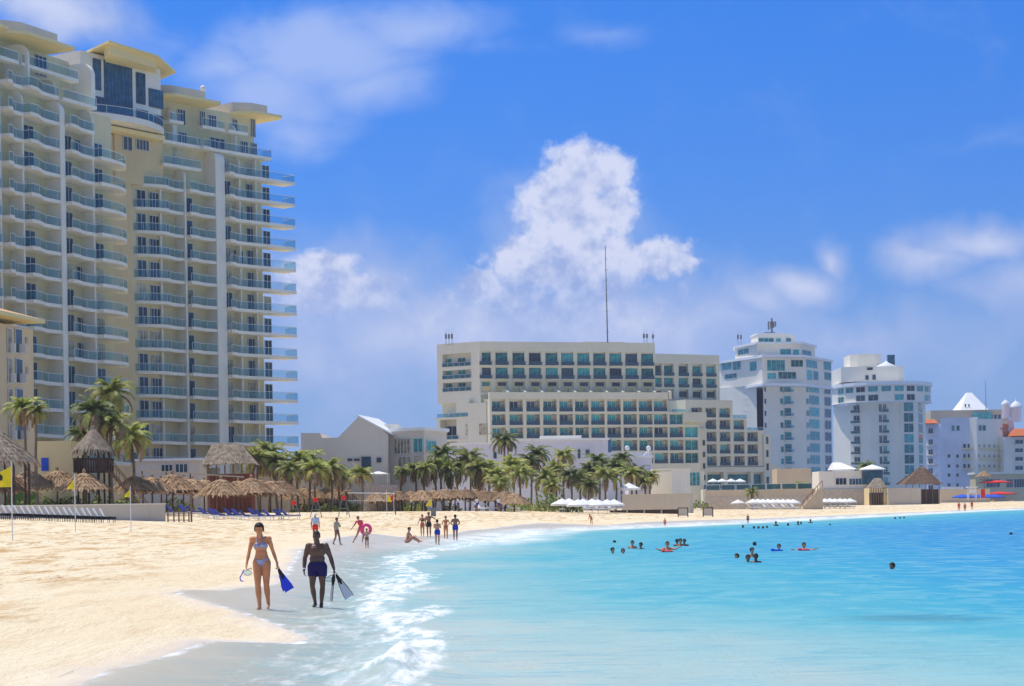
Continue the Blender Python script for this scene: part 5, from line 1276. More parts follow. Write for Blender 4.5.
# net stands
def stand(px, yb, yt, label):
    p = place(px, yb); h = CZ+slopes(px,yt)[1]*p.y-p.z; t_ = empty('net_stand', tuple(p), label, 'stand')
    for dx in (-.55,.55): m = MB(); m.tube((dx,.1,-.05),(dx*.3,0,h),.04,.035,6); m.build('leg', 'grey_metal', t_, world=False)
    m = MB(); m.tube((-.35,0,h*.45),(.35,0,h*.45),.03,None,5); m.build('crossbar', 'grey_metal', t_, world=False)
    m = MB(); m.ball((0,0,h+.02),(.27,.12,.22),8,6); m.build('padding', 'red_cloth', t_, world=False)
stand(316, 517, 500, 'trestle stand with a red pad behind the man in the white shirt'); stand(344, 517, 498, 'trestle stand with a red pad left of the volleyball net')
stand(294, 514, 503, 'small dark trestle stand at the end of the blue loungers')
def net(px0, px1, yb, yt, label):
    a, b = place(px0, yb), place(px1, yb); h = CZ+slopes(px0,yt)[1]*a.y-a.z
    t_ = empty('volleyball_net', tuple((a+b)/2), label, 'net')
    for p in (a, b): m = MB(); m.tube(p+Vector((0,0,-.1)), p+Vector((0,0,h)), .05, None, 7); m.build('post', 'dark_wood', t_)
    m = MB(); 
    for z in (h-.08, h-.85): m.tube(a+Vector((0,0,z)), b+Vector((0,0,z)), .035 if z > h-.1 else .015, None, 5)
    n = 22
    for i in range(1,n): q = a.lerp(b,i/n); m.tube(q+Vector((0,0,h-.08)), q+Vector((0,0,h-.85)), .008, None, 4)
    m.build('mesh_net', 'white_plastic', t_)
net(347, 395.5, 515, 492, 'volleyball net with white top band between the red stand and a dark post'); net(300, 361, 511, 494, 'second volleyball net further back behind the red pads')
m = MB(); m.box(-.25,.25,-.2,.2,0,.75); m.box(-.29,.29,-.24,.24,.753,.83); p = place(433.5,516); o = m.build('litter_bin', 'grey_metal', None); o.location = p; tag(o, 'small dark litter bin behind the standing group of bathers', 'bin')
# two framed boards on the sand
for px, lb_ in ((683,'left of the two pale boards in dark frames standing on the sand'),(708,'right of the two pale boards in dark frames standing on the sand')):
    p = place(px, 517); k = p.y/F0; w = 4.8*k; h = 9.5*k; t_ = empty('beach_board', tuple(p), lb_, 'board')
    m = MB(); m.box(-w,w,-.02,.02,.15,h-.05); m.build('panel', 'concrete', t_, world=False)
    m = MB(); m.box(-w-.06,-w+.04,-.07,.07,-.1,h); m.box(w-.04,w+.06,-.07,.07,-.1,h); m.box(-w+.045,w-.045,-.06,.06,h-.1,h-.002); m.build('frame', 'dark_wood', t_, world=False)
# right hand beach club
bp = parasol_proto('royal_cloth', 2.4); p = at(962,500,470); bp.location = (p.x,470,tz(p.x,470)-.4); bp['label'] = 'blue parasol left of the white lifeguard tower'; bp['group'] = 'blue parasols'
for px, lb_ in ((969,'blue parasol just behind the white lifeguard tower'),(978,'blue parasol between the white lifeguard tower and the red banner'),(988,'blue parasol just right of the red banner'),(995,'rightmost blue parasol by the red banner')):
    p = at(px,500,476); dup(bp, (p.x,476,tz(p.x,476)-.5), px, lb_)
rp = parasol_proto('red_cloth', 4.0); p = at(995,480,560); rp.location = (p.x,560,zat(995,481.5,560)-2.0); rp['label'] = 'wide red canopy in front of the beach restaurant at the right'; rp.scale = (1.2,1.2,1)
o = dup(rp, (at(1000,491,555).x,555,zat(1000,493,555)-2.0), 1, 'lower faded red canopy right of the red banner')
lt = empty('lifeguard_tower', (at(973,500,465).x,465,1.6), 'white wooden lifeguard tower among the blue parasols', 'lifeguard tower')
x = at(973,500,465).x; zt_ = zat(973,487,465)
m = MB(); m.box(x-1.2,x+1.2,465,467,zt_-.15,zt_+.1); m.build('roof', 'white_plastic', lt)
m = MB(); m.box(x-.8,x+.8,465.2,466.8,3.0,3.15); m.box(x-.8,x+.8,465.2,465.3,3.153,3.9); m.build('cabin', 'white_plastic', lt)
for dx in (-.8,.8):
    for y_ in (465.3,466.7): m = MB(); m.tube((x+dx*1.2,y_,1.4),(x+dx*.95,y_,zt_-.15),.08,None,6); m.build('post', 'white_plastic', lt)
rbn = empty('banner', (at(983,500,470).x,470,1.6), 'tall red banner standing between the blue parasols', 'banner')
x = at(983,500,470).x; m = MB(); m.box(x-.5,x+.5,469.95,470.05,2.0,zat(983,489,470)); m.build('cloth', 'red_cloth', rbn); m = MB(); m.tube((x-.58,470,1.3),(x-.58,470,zat(983,488,470)),.05,None,6); m.build('pole', 'white_plastic', rbn)
s2 = lowblock('sea_wall', 'beige wall with a balustrade right of the large thatched hut', 940, 990, 489, 505, 500, 1.5, 'tan_wall', cat='wall')
for i in range(14):
    px = 942+i*1.6; m = MB(); x = at(px,488,500.5).x; m.tube((x,500.6,zat(px,489,500)),(x,500.6,zat(px,486.8,500)),.12,.1,6); m.build('baluster', 'white_plastic', s2)
s3 = lowblock('sea_wall', 'long peach sea wall at the right edge behind the beach club', 990, 1060, 492, 505, 560, 1.5, 'peach_wall', cat='wall')
# ================================================================== PEOPLE
def base_pose():
    j = dict(pelvis=(0,0,.95), waist=(0,0,1.10), chest=(0,0,1.29), neck=(0,.01,1.46), head=(0,-.02,1.622), look=(0,-1,0))
    for s, sg in (('L',1),('R',-1)):
        j['hip'+s] = (.088*sg,0,.92); j['knee'+s] = (.10*sg,-.02,.50); j['ankle'+s] = (.095*sg,.02,.085); j['toe'+s] = (.11*sg,-.15,.03)
        j['sh'+s] = (.175*sg,.01,1.41); j['el'+s] = (.235*sg,.03,1.12); j['wr'+s] = (.255*sg,-.05,.87); j['hd'+s] = (.02*sg,-.25,-1.0)
    return j
def limb(mb, a, b, r0, r1, bul=0, n=12):
    a, b = Vector(a), Vector(b); k = 5; pts = [a.lerp(b, i/k) for i in range(k+1)]
    rs_ = [r0+(r1-r0)*i/k+bul*math.sin(math.pi*min(1,i/k*1.25))**2 for i in range(k+1)]
    for i in range(k): mb.tube(pts[i], pts[i+1], rs_[i], rs_[i+1], n)
    for p_, r_ in zip(pts, rs_): mb.ball(p_, r_*.995, 12, 8)
def hand(mb, w, dr, inward, curl=.5, big=1.0):
    w = Vector(w); d = Vector(dr).normalized(); f = Vector(inward); f = (f-d*f.dot(d)).normalized()   # f: palm-facing direction
    side = d.cross(f).normalized(); side = side if side.y < 0 or abs(side.y) < .2 else -side      # thumb side faces forward
    mb.tube(w, w+d*.03, .026*big, .028*big, 10)
    for q in (-.026,-.009,.009,.026): limb(mb, w+d*.02+side*q*.6, w+d*.085*big+side*q, .015, .012)
    for k, (q, L) in enumerate(((.027,.062),(.009,.072),(-.009,.068),(-.027,.052))):
        p0 = w+d*.085*big+side*q; a1 = curl*.7; d1 = (d*math.cos(a1)+f*math.sin(a1)); p1 = p0+d1*L*.55
        a2 = curl*1.7; d2 = (d*math.cos(a2)+f*math.sin(a2)); p2 = p1+d2*L*.5
        mb.path([p0,p1,p2], [.0095,.0088,.0075], 8); mb.ball(p1,.0088,8,6); mb.ball(p2,.0075,8,6)
    p0 = w+d*.03+side*.025; p1 = p0+(side*.7+d*.7+f*.3).normalized()*.04; p2 = p1+(d+f*.5+side*.15).normalized()*.032
    mb.path([p0,p1,p2], [.013,.011,.009], 8); mb.ball(p1,.011,8,6); mb.ball(p2,.009,8,6)
def person(pose, label, loc, height=1.75, skin='skin_tan', sex='m', bulk=1.0, rz=0, voxel=.02, group=None, garments=(), hair='short', hairm='hair_dark', curl=.5, detail=False, extra=None):
    j = base_pose(); j.update(pose); V = {k: Vector(v) for k, v in j.items()}; mb = MB(); f = sex == 'f'
    up = (V['neck']-V['pelvis']).normalized()
    rx = (V['shL']-V['shR']).normalized()
    def ell(c_, r_): # ellipsoid aligned with torso axes: r = (side, depth, up)
        dp = up.cross(rx).normalized(); m_ = MB(); m_.ball((0,0,0), 1.0, 18, 12)
        mb.add([c_+rx*(v[0]*r_[0])+dp*(v[1]*r_[1])+up*(v[2]*r_[2]) for v in m_.v], m_.f)
    dpt = up.cross(rx).normalized(); dpt = dpt if dpt.y > 0 else -dpt    # towards the back
    b = bulk
    ell(V['pelvis'], (.168 if f else .150*b, .105*b, .115)); ell(V['waist'], (.122 if f else .142*b, .09*b, .15)); ell(V['waist'].lerp(V['pelvis'],.5), (.135*b,.095*b,.12))
    ell(V['chest'], (.140 if f else .168*b, .10*b, .165)); ell(V['chest']+up*.06, (.138 if f else .170*b, .085*b, .10))
    if f:
        for s in (-1,1): mb.ball(V['chest']+rx*(.062*s)-dpt*.085+up*.0, .055, 12, 9)
    else:
        for s in (-1,1): ell(V['chest']+rx*(.075*s)-dpt*.055*b+up*.035, (.075,.05,.06))
    for s in (-1,1): ell(V['pelvis']+rx*(.07*s)+dpt*.06-up*.04, (.08,.07,.085))
    limb(mb, V['shL']*.55+V['neck']*.45-up*.02, V['shL'], .055, .060*b); limb(mb, V['shR']*.55+V['neck']*.45-up*.02, V['shR'], .055, .060*b)
    limb(mb, V['chest']+up*.12, V['head']-up*.03, .062*b, .052)
    hd = V['head']; lk = V['look'].normalized(); sd = lk.cross(Vector((0,0,1))).normalized(); hu = sd.cross(lk).normalized()
    def hp(a_, b_, c_): return hd+sd*a_-lk*b_*-1+hu*c_
    def hell(c_, r_):
        m_ = MB(); m_.ball((0,0,0), 1.0, 16, 12); mb.add([c_+sd*(v[0]*r_[0])+lk*(v[1]*r_[1])+hu*(v[2]*r_[2]) for v in m_.v], m_.f)
    hell(hd+hu*.03-lk*.01, (.080,.096,.094)); hell(hd-hu*.035+lk*.018, (.064,.072,.074)); hell(hd-hu*.085+lk*.045, (.028,.026,.022))
    hell(hd-hu*.005+lk*.092, (.011,.018,.018)); hell(hd+hu*.015+lk*.082, (.008,.012,.026)); hell(hd-hu*.045+lk*.080, (.024,.012,.009)); hell(hd+hu*.032+lk*.072,(.046,.014,.010))
    for s in (-1,1): hell(hd+sd*(.074*s)-lk*.005-hu*.005, (.010,.018,.028))
    am = .85 if f else 1.0*b
    for s, sg in (('L',1),('R',-1)):
        limb(mb, V['sh'+s], V['el'+s], .054*am, .040*am, .007*am); limb(mb, V['el'+s], V['wr'+s], .042*am, .027*am, .005)
        hand(mb, V['wr'+s], V['hd'+s], (-sg*.6,-.1,-.5) if abs(V['hd'+s].z) < .6 else (-sg,.15,0), curl)
        limb(mb, V['hip'+s], V['knee'+s], .098 if f else .090*b, .060, .004); limb(mb, V['knee'+s], V['ankle'+s], .058, .038, .012)
        a_ = V['ankle'+s]; to = V['toe'+s]; di = (to-a_); di.z = 0 if abs(di.z) < .09 else di.z
        limb(mb, a_-di.normalized()*.02-Vector((0,0,.045)), a_.lerp(to,.6)-Vector((0,0,.01)), .036, .032); limb(mb, a_.lerp(to,.5)-Vector((0,0,.01)), to, .034, .024)
        sdv = di.normalized().cross(Vector((0,0,1)))
        for q in range(5): mb.ball(to+di.normalized()*(.018-.004*q)+sdv*(.026-.013*q)*(-sg), .0125, 6, 5)
    if extra: extra(mb, V)
    raw = bpy.data.objects.new('raw', mb.mesh('raw', skin)); C.objects.link(raw)
    r_ = raw.modifiers.new('r', 'REMESH'); r_.mode = 'VOXEL'; r_.voxel_size = voxel; r_.use_smooth_shade = True
    s_ = raw.modifiers.new('s', 'SMOOTH'); s_.factor = .5; s_.iterations = 3
    dg = bpy.context.evaluated_depsgraph_get(); me = bpy.data.meshes.new_from_object(raw.evaluated_get(dg)); me.name = 'person'
    bpy.data.objects.remove(raw)
    me.materials.clear(); me.materials.append(M[skin])
    o = bpy.data.objects.new('person', me); C.objects.link(o); o.location = loc; o.rotation_euler.z = rz; k = height/1.75; o.scale = (k,k,k)
    tag(o, label, 'person', group)
    n = len(me.vertices); co = np.empty(n*3); me.vertices.foreach_get('co', co); co = co.reshape(-1,3)
    no = np.empty(n*3); me.vertices.foreach_get('normal', no); no = no.reshape(-1,3)
    def shell(name, mt, mask, off):
        keep = [p_ for p_ in me.polygons if all(mask[v] for v in p_.vertices)]
        if not keep: return
        mp = {}; vs = []; fs = []
        for p_ in keep:
            g_ = []
            for v in p_.vertices:
                if v not in mp: mp[v] = len(vs); vs.append(tuple(co[v]+no[v]*off))
                g_.append(mp[v])
            fs.append(g_)
        q = MB(); q.add(vs, fs); return q.build(name, mt, o, world=False, smooth=True)
    H_ = np.array(hd); L_ = np.array(lk); U_ = np.array(hu); S_ = np.array(sd)
    rel = co-H_; hl = rel@L_; hz = rel@U_; hs = rel@S_; rr = np.linalg.norm(rel, axis=1)
    hm_ = (rr < .16) & ((hz > .062) | ((hl < .005) & (hz > -.05)) | ((hl < .045) & (hz > .02)))
    if hair == 'short': shell('hair', hairm, hm_, .018)
    if hair == 'crop': shell('hair', hairm, hm_, .006)
    if hair == 'bun':
        h_ = shell('hair', hairm, hm_, .020); q = MB(); q.ball(hd-lk*.10+hu*.05, .05, 10, 8); q.build('hair_bun', hairm, o, world=False, smooth=True)
    if detail:
        for s in (-1,1): q = MB(); q.ball(hd+sd*(.030*s)+lk*.082+hu*.012, (.011,.009,.007), 8, 6); q.build('eye', 'eye_dark', o, world=False, smooth=True)
        q = MB(); q.ball(hd-hu*.045+lk*.091, (.022,.006,.004), 8, 6); q.build('mouth', 'brown_cloth', o, world=False)
    U = np.array(up); rp_ = co-np.array(V['pelvis']); tz_ = rp_@U; tx = rp_@np.array(rx); ty = rp_@np.array(dpt)
    for kind, mt in garments:
        torso = np.abs(tx) < .165
        if kind == 'trunks':
            mk = np.zeros(n, bool)
            mk |= (tz_ < .10) & (tz_ > -.10) & (np.abs(tx) < .20) & (np.abs(ty) < .2)
            for s in ('L','R'):
                a_ = np.array(V['hip'+s]); b_ = np.array(V['knee'+s]); d_ = b_-a_; q = ((co-a_)@d_)/(d_@d_); dist = np.linalg.norm(co-a_-np.outer(np.clip(q,0,1), d_), axis=1)
                mk |= (q < .50) & (q > -.35) & (dist < .135)
            for s in ('L','R'):
                for p_ in ('wr','el'): mk &= np.linalg.norm(co-np.array(V[p_+s]), axis=1) > .10
                w_ = np.array(V['wr'+s])+np.array(Vector(V['hd'+s]).normalized())*.09; mk &= np.linalg.norm(co-w_, axis=1) > .10
            shell('swim_trunks', mt, mk, .022)
        if kind == 'bottom':
            mk = (np.abs(tx) < .19) & (tz_ < .02+.25*np.abs(tx)) & (tz_ > -.145+1.35*np.abs(tx)) & (np.abs(ty) < .2)
            for s in ('L','R'):
                w_ = np.array(V['wr'+s]); mk &= np.linalg.norm(co-w_, axis=1) > .11
            shell('bikini_bottom', mt, mk, .008)
        if kind == 'top':
            rc = co-np.array(V['chest']); cz = rc@U; cx = np.abs(rc@np.array(rx)); cy = rc@np.array(dpt)
            mk = (cx < .145) & (cz > -.055) & (cz < .07-.9*np.abs(cx-.065)) & (cy < 0) | (cx < .150) & (np.abs(cz+.035) < .014)
            mk |= (np.abs(cx-(.062-.10*(cz-.07))) < .011) & (cz > .03) & (cz < .22) & (cy < .02) & (cx < .08)
            shell('bikini_top', mt, mk, .008)
        if kind == 'shirt':
            rc = co-np.array(V['waist']); cz = rc@U
            mk = (cz > -.14) & (cz < .36) & (np.abs(rc@np.array(rx)) < .19) & (rr > .17)
            for s in ('L','R'):
                a_ = np.array(V['sh'+s]); b_ = np.array(V['el'+s]); d_ = b_-a_; q = ((co-a_)@d_)/(d_@d_); dist = np.linalg.norm(co-a_-np.outer(np.clip(q,0,1), d_), axis=1)
                mk |= (q < .75) & (dist < .09) & (rr > .17)
            shell('shirt', mt, mk, .016)
        if kind == 'wrist':
            mk = np.linalg.norm(co-np.array(V['wrR'])-np.array([0,0,.03]), axis=1) < .034; shell('wrist_watch', mt, mk, .006)
        if kind == 'shoes':
            mk = co[:,2] < .11; shell('water_shoes', mt, mk, .007)
    return o
SUN = None
# ---- the two walkers
wl_ = Vector((at(262,604,44.3).x, 44.3, 0)); wl_.z = max(tz(wl_.x, 44.3), 0)+.0
pose_w = dict(pelvis=(.01,0,.97), waist=(.005,0,1.11), chest=(-.012,0,1.285), neck=(-.02,.0,1.45), head=(-.028,-.05,1.60), look=(-.05,-1,-.25),
    hipL=(.095,0,.93), kneeL=(.10,-.05,.50), ankleL=(.115,.10,.13), toeL=(.125,-.04,.03), hipR=(-.08,0,.93), kneeR=(-.065,-.09,.50), ankleR=(-.035,-.10,.085), toeR=(-.045,-.27,.03),
    shL=(.155,.01,1.405), elL=(.235,.05,1.14), wrL=(.315,-.02,.93), hdL=(.25,-.2,-1), shR=(-.175,.01,1.405), elR=(-.25,.06,1.14), wrR=(-.285,-.06,.92), hdR=(-.15,-.3,-1))
fz = wl_.z; hgt = CZ+slopes(262,521.5)[1]*44.3-fz
W = person(pose_w, 'tanned woman in a patterned bikini walking at the water edge with blue fins', wl_, hgt/1.755*1.75, 'skin_tan', 'f', 1.03, 0, .0085, None, (('top','bikini_print'),('bottom','bikini_print')), 'bun', 'hair_dark', .9, True)
ml_ = Vector((at(318,606,46.5).x, 46.5, 0)); ml_.z = max(tz(ml_.x, 46.5), 0)
pose_m = dict(pelvis=(0,0,.94), head=(-.005,-.03,1.62), look=(0,-1,-.05), hipL=(.095,0,.92), kneeL=(.115,-.03,.50), ankleL=(.085,-.09,.085), toeL=(.09,-.26,.03),
    hipR=(-.095,0,.92), kneeR=(-.115,-.06,.50), ankleR=(-.07,.08,.12), toeR=(-.085,-.06,.035),
    shL=(.195,.0,1.40), elL=(.30,.04,1.13), wrL=(.375,-.03,.88), hdL=(.25,-.1,-1), shR=(-.195,.0,1.40), elR=(-.285,.04,1.12), wrR=(-.30,-.03,.86), hdR=(0,-.2,-1))
hgm = CZ+slopes(314,530.5)[1]*46.5-ml_.z
Mn = person(pose_m, 'dark skinned man in navy swim trunks walking at the water edge with white fins', ml_, hgm, 'skin_dark', 'm', 1.24, 0, .0085, None, (('trunks','navy_print'),('wrist','white_plastic'),('shoes','rubber')), 'crop', 'hair_dark', .8, True)
def pw(o, p): k = o.scale[0]; return Vector(o.location)+Vector(p)*k
# fins: blade hanging from a foot pocket
def swim_fin(loc, dr, face, label, pocketm, bladem, edgem, L=.62, group=None):
    d = Vector(dr).normalized(); f_ = Vector(face); f_ = (f_-d*f_.dot(d)).normalized(); s = d.cross(f_).normalized(); loc = Vector(loc)
    t_ = empty('swim_fin', tuple(loc), label, 'swim fin', group)
    def slab(m_, pr, th, mi=0):
        for (a0,w0),(a1,w1) in zip(pr[:-1], pr[1:]):
            m_.hexa([d*a0-s*w0-f_*th, d*a0+s*w0-f_*th, d*a1+s*w1-f_*th, d*a1-s*w1-f_*th, d*a0-s*w0+f_*th, d*a0+s*w0+f_*th, d*a1+s*w1+f_*th, d*a1-s*w1+f_*th], mi)
    m_ = MB(); slab(m_, [(.20,.045),(.32,.07),(L*.8,.098),(L*.97,.105)], .005); m_.build('blade', bladem, t_, world=False)
    m_ = MB()
    for q in (-1,1): m_.path([d*.15+s*.045*q, d*.32+s*.075*q, d*L*.8+s*.103*q, d*L+s*.108*q], [.011,.010,.008,.006], 6)
    m_.tube(d*.3, d*(L*.75), .006, .003, 5); m_.build('side_rail', edgem, t_, world=False)
    m_ = MB(); m_.path([d*.0, d*.06, d*.14, d*.24], [.018,.038,.045,.03], 10); m_.ball(d*.14, .046, 10, 8); m_.ball(d*.24,.03,8,6)
    for k in range(9):
        a = math.pi*k/8; a2 = math.pi*(k+1)/8
        m_.tube(s*.03*math.cos(a)-d*.05*math.sin(a), s*.03*math.cos(a2)-d*.05*math.sin(a2), .006, None, 5)
    m_.build('foot_pocket', pocketm, t_, world=False); return t_
hw = pw(W, pose_w['wrL'])+Vector((.03,-.03,-.13)); swim_fin(hw, (.38,-.1,-.72), (-.3,-1,.1), 'bright blue swim fin hanging from the woman\'s hand', 'rubber', 'fin_blue', 'fin_blue', .56)
swim_fin(hw+Vector((-.005,.05,0)), (.30,.05,-.72), (-.1,-1,.1), 'second blue swim fin just behind the first in the woman\'s hand', 'rubber', 'fin_blue', 'rubber', .52)
hm2 = pw(Mn, pose_m['wrL'])+Vector((.03,-.04,-.13))
swim_fin(hm2+Vector((.02,0,0)), (.42,-.1,-.72), (-.2,-1,.1), 'white bladed fin with black foot pocket hanging outward from the man\'s hand', 'rubber', 'fin_clear', 'rubber', .64)
swim_fin(hm2+Vector((-.03,.03,0)), (-.12,-.02,-1), (-1,-.35,0), 'black and white fin hanging edge on straight down from the man\'s hand', 'rubber', 'fin_clear', 'rubber', .64)
def mask(loc, label, r=.075, tube=True, sc=1):
    t_ = empty('diving_mask', tuple(loc), label, 'diving mask')
    m_ = MB(); n = 24
    P_ = [Vector((r*1.15*math.cos(a), -.01, r*.8*math.sin(a))) for a in [2*math.pi*i/n for i in range(n)]]
    for i in range(n): m_.tube(P_[i], P_[(i+1)%n], .011, None, 6)
    m_.build('skirt', 'white_plastic', t_, world=False, smooth=True)
    m_ = MB(); m_.add([p_+Vector((0,.0,0)) for p_ in P_], [tuple(range(n))]); m_.build('lens', 'rail_glass', t_, world=False)
    m_ = MB(); Q = [Vector((r*1.1*math.cos(a), .05+.04*math.sin(a), r*.9+.03*math.sin(a*2))) for a in [math.pi*i/12 for i in range(13)]]
    for i in range(12): m_.tube(Q[i], Q[i+1], .008, None, 5)
    m_.build('strap', 'rubber', t_, world=False)
    if tube:
        m_ = MB(); m_.path([(-.09,0,.06),(-.12,0,-.02),(-.17,0,-.10),(-.16,0,-.17),(-.10,0,-.19)], [.012]*5, 8); m_.build('snorkel', 'fin_blue', t_, world=False, smooth=True)
    return t_
mask(pw(W, pose_w['wrR'])+Vector((.02,-.02,-.20)), 'clear diving mask with a blue snorkel in the woman\'s hand')
mask(pw(Mn, pose_m['wrL'])+Vector((-.12,0,-.24)), 'pale diving mask held beside the man\'s fins', .07, False)

# ---- people on the sand further away
def stand_at(px, py_top, py_feet, H_=None):
    p = place(px, py_feet); return p, (py_feet-py_top)/F0*p.y
legs_walk = dict(kneeL=(.10,-.12,.52), ankleL=(.10,-.18,.09), toeL=(.10,-.34,.04), kneeR=(-.10,.02,.50), ankleR=(-.10,.22,.13), toeR=(-.10,.08,.04))
def sil(px, yt, yf, pose, label, **k):
    p, h = stand_at(px, yt, yf); h = min(max(h, .9), 2.0)
    if p.z < 0: p.z = max(p.z, -.12)
    return person(pose, label, p, h, voxel=.016, **k)
sil(315.5, 513, 541, {}, 'man in a pale shirt, white cap and red shorts right behind the dark skinned walker', skin='skin_mid', garments=(('shirt','shirt_pale'),('trunks','red_cloth')), hairm='white_plastic', rz=R(180))
sil(337, 517.5, 545, dict(elL=(.20,-.10,1.15), wrL=(.08,-.22,1.22), hdL=(-.6,-.3,.4), **legs_walk), 'woman in a brown swimsuit bottom and grey top standing left of the pink ring', skin='skin_mid', sex='f', garments=(('shirt','green_print'),('bottom','brown_cloth')), rz=R(60))
lean = dict(chest=(-.10,-.03,1.27), neck=(-.16,-.05,1.44), head=(-.20,-.08,1.59), shL=(.02,0,1.40), shR=(-.30,0,1.36), elR=(-.45,-.05,1.12), wrR=(-.62,-.08,.92), hdR=(-.6,0,-.8), elL=(.14,-.1,1.14), wrL=(.22,-.25,1.0), hdL=(.4,-.5,-.4),
    kneeL=(.14,0,.52), ankleL=(.05,.1,.12), toeL=(.02,-.06,.05), kneeR=(-.28,-.02,.50), ankleR=(-.52,.04,.10), toeR=(-.60,-.12,.03), hipR=(-.11,0,.93))
gp_, gh_ = stand_at(361.5, 515.5, 543)
person(lean, 'girl in a coral swimsuit leaning left while carrying the pink swim ring', gp_, min(gh_,1.75), 'skin_fair', 'f', 1, 0, .016, None, (('shirt','coral_cloth'),('bottom','coral_cloth')), 'bun', 'hair_brown')
rg, _ = stand_at(366.5, 523, 543); k = rg.y/F0
m = MB(); R0_ = 4.6*k; r1_ = 1.7*k; n = 32; mm_ = 12; vs = []
for i in range(n):
    a = 2*math.pi*i/n
    for q in range(mm_):
        b_ = 2*math.pi*q/mm_; rr_ = R0_+r1_*math.cos(b_); vs.append((rr_*math.cos(a), r1_*math.sin(b_), rr_*math.sin(a)))
m.add(vs, [(i*mm_+q, i*mm_+(q+1)%mm_, ((i+1)%n)*mm_+(q+1)%mm_, ((i+1)%n)*mm_+q) for i in range(n) for q in range(mm_)])
o = m.build('swim_ring', 'pink_plastic', None, smooth=True); pr_ = at(366,529.5,rg.y-.35); o.location = pr_; o.rotation_euler = (R(8),0,R(20)); tag(o, 'big bright pink inflatable ring between the leaning girl and the small child', 'swim ring')
sil(367, 528.5, 548, dict(elL=(.28,-.1,1.25), wrL=(.33,-.15,1.42), hdL=(.2,0,1), elR=(-.25,-.12,1.2)), 'small child in a white patterned top standing in front of the pink ring', skin='skin_mid', sex='f', garments=(('shirt','green_print'),('bottom','brown_cloth')), hair='short')
akimbo = dict(elL=(.30,.02,1.17), wrL=(.17,-.08,1.05), hdL=(-.7,-.3,-.3), elR=(-.30,.02,1.17), wrR=(-.17,-.08,1.05), hdR=(.7,-.3,-.3))
sil(422.5, 514.5, 536.5, dict(elR=(-.30,0,1.14), wrR=(-.36,-.02,.93)), 'woman in a dark red bikini at the left of the standing group of bathers', skin='skin_fair', sex='f', bulk=1.15, garments=(('top','black_cloth'),('bottom','red_cloth')), hair='bun', hairm='hair_brown')
sil(429, 512, 537, dict(elL=(.34,-.06,1.32), wrL=(.52,-.12,1.22), hdL=(.8,-.2,-.3)), 'man in black trunks pointing with one arm in the standing group', skin='skin_mid', garments=(('trunks','black_cloth'),))
sil(437.5, 519.5, 545, dict(elL=(.22,-.14,1.18), wrL=(.10,-.26,1.28), hdL=(-.5,-.2,.6), elR=(-.22,-.14,1.18), wrR=(-.10,-.26,1.28), hdR=(.5,-.2,.6)), 'man in long navy trunks standing closest to the water in the group', skin='skin_fair', garments=(('trunks','royal_trunks'),), rz=R(180), bulk=1.1)
sil(446, 516, 539, akimbo, 'woman in a brown bikini between the two men in blue trunks', skin='skin_tan', sex='f', garments=(('top','brown_cloth'),('bottom','brown_cloth')), hair='bun')
sil(455.5, 514.5, 540.5, akimbo, 'man in bright blue trunks at the right of the standing group', skin='skin_mid', garments=(('trunks','royal_trunks'),), rz=R(180), bulk=1.05)
sitp = dict(pelvis=(0,0,.12), waist=(.03,0,.27), chest=(.07,0,.46), neck=(.12,0,.64), head=(.16,-.01,.80), look=(1,-.2,-.15), hipL=(.03,-.09,.10), hipR=(.03,.09,.10), kneeL=(.36,-.14,.30), kneeR=(.40,.12,.34), ankleL=(.74,-.13,.08), ankleR=(.76,.12,.10), toeL=(.90,-.14,.11), toeR=(.92,.12,.12),
    shL=(.10,-.16,.58), shR=(.10,.17,.58), elL=(.22,-.2,.34), wrL=(.42,-.15,.38), hdL=(.8,0,-.3), elR=(.26,.2,.36), wrR=(.46,.15,.42), hdR=(.8,0,-.3))
p = place(407, 543); person(sitp, 'bather sitting on the wet sand with bent knees left of the standing group', p, 1.75, 'skin_fair', 'm', 1.0, R(-12), .016, None, (('bottom','black_cloth'),), 'short')
bend = dict(waist=(-.04,-.04,1.06), chest=(-.14,-.10,1.20), neck=(-.22,-.16,1.32), head=(-.27,-.22,1.42), shL=(-.06,-.12,1.30), shR=(-.30,-.10,1.26), elL=(-.18,-.24,1.06), wrL=(-.30,-.32,.90), elR=(-.40,-.22,1.05), wrR=(-.45,-.32,.86), kneeL=(.06,-.14,.52), ankleL=(.14,.06,.10), kneeR=(-.14,-.12,.50), ankleR=(-.10,.02,.09))
sil(591.5, 512.5, 525, bend, 'child bending forward alone on the sand in front of the white parasols', skin='skin_tan', garments=(('bottom','brown_cloth'),))
sil(665, 521, 528, {}, 'small child standing at the water line below the two framed boards', skin='skin_tan', garments=(('trunks','red_cloth'),))
sil(748, 516, 526, {}, 'bather walking out of the water below the stepped hotel wing', skin='skin_mid', garments=(('trunks','black_cloth'),))
for px, yt, yf, sk, cl, lb_ in ((959,502,511,'skin_mid','red_cloth','person in red left of the others below the blue parasols'),(965,503,512,'skin_mid','coral_cloth','person in orange below the blue parasols'),(972,501,510,'skin_fair','red_cloth','person standing at the foot of the white lifeguard tower'),
    (254,493,511,'skin_mid','white_cloth','person in white among the blue loungers by the red flag'),(264,494,511,'skin_fair','white_cloth','second person in white right of the red flag among the loungers'),(269,495,512,'skin_mid','shirt_pale','person in a pale shirt at the right end of the thatched umbrella row'),
    (320,500,511,'skin_mid','shirt_pale','distant person beyond the red padded stand'),(505,500,511,'skin_mid','white_cloth','person in white under the right end of the reddish thatch row'),(538,499,511,'skin_dark','black_cloth','person in dark clothes beside the green beach shrubs'),(596,501,510,'skin_mid','white_cloth','person standing among the middle white parasols')):
    sil(px, yt, yf, legs_walk, lb_, skin=sk, garments=(('shirt',cl),('trunks',cl)))
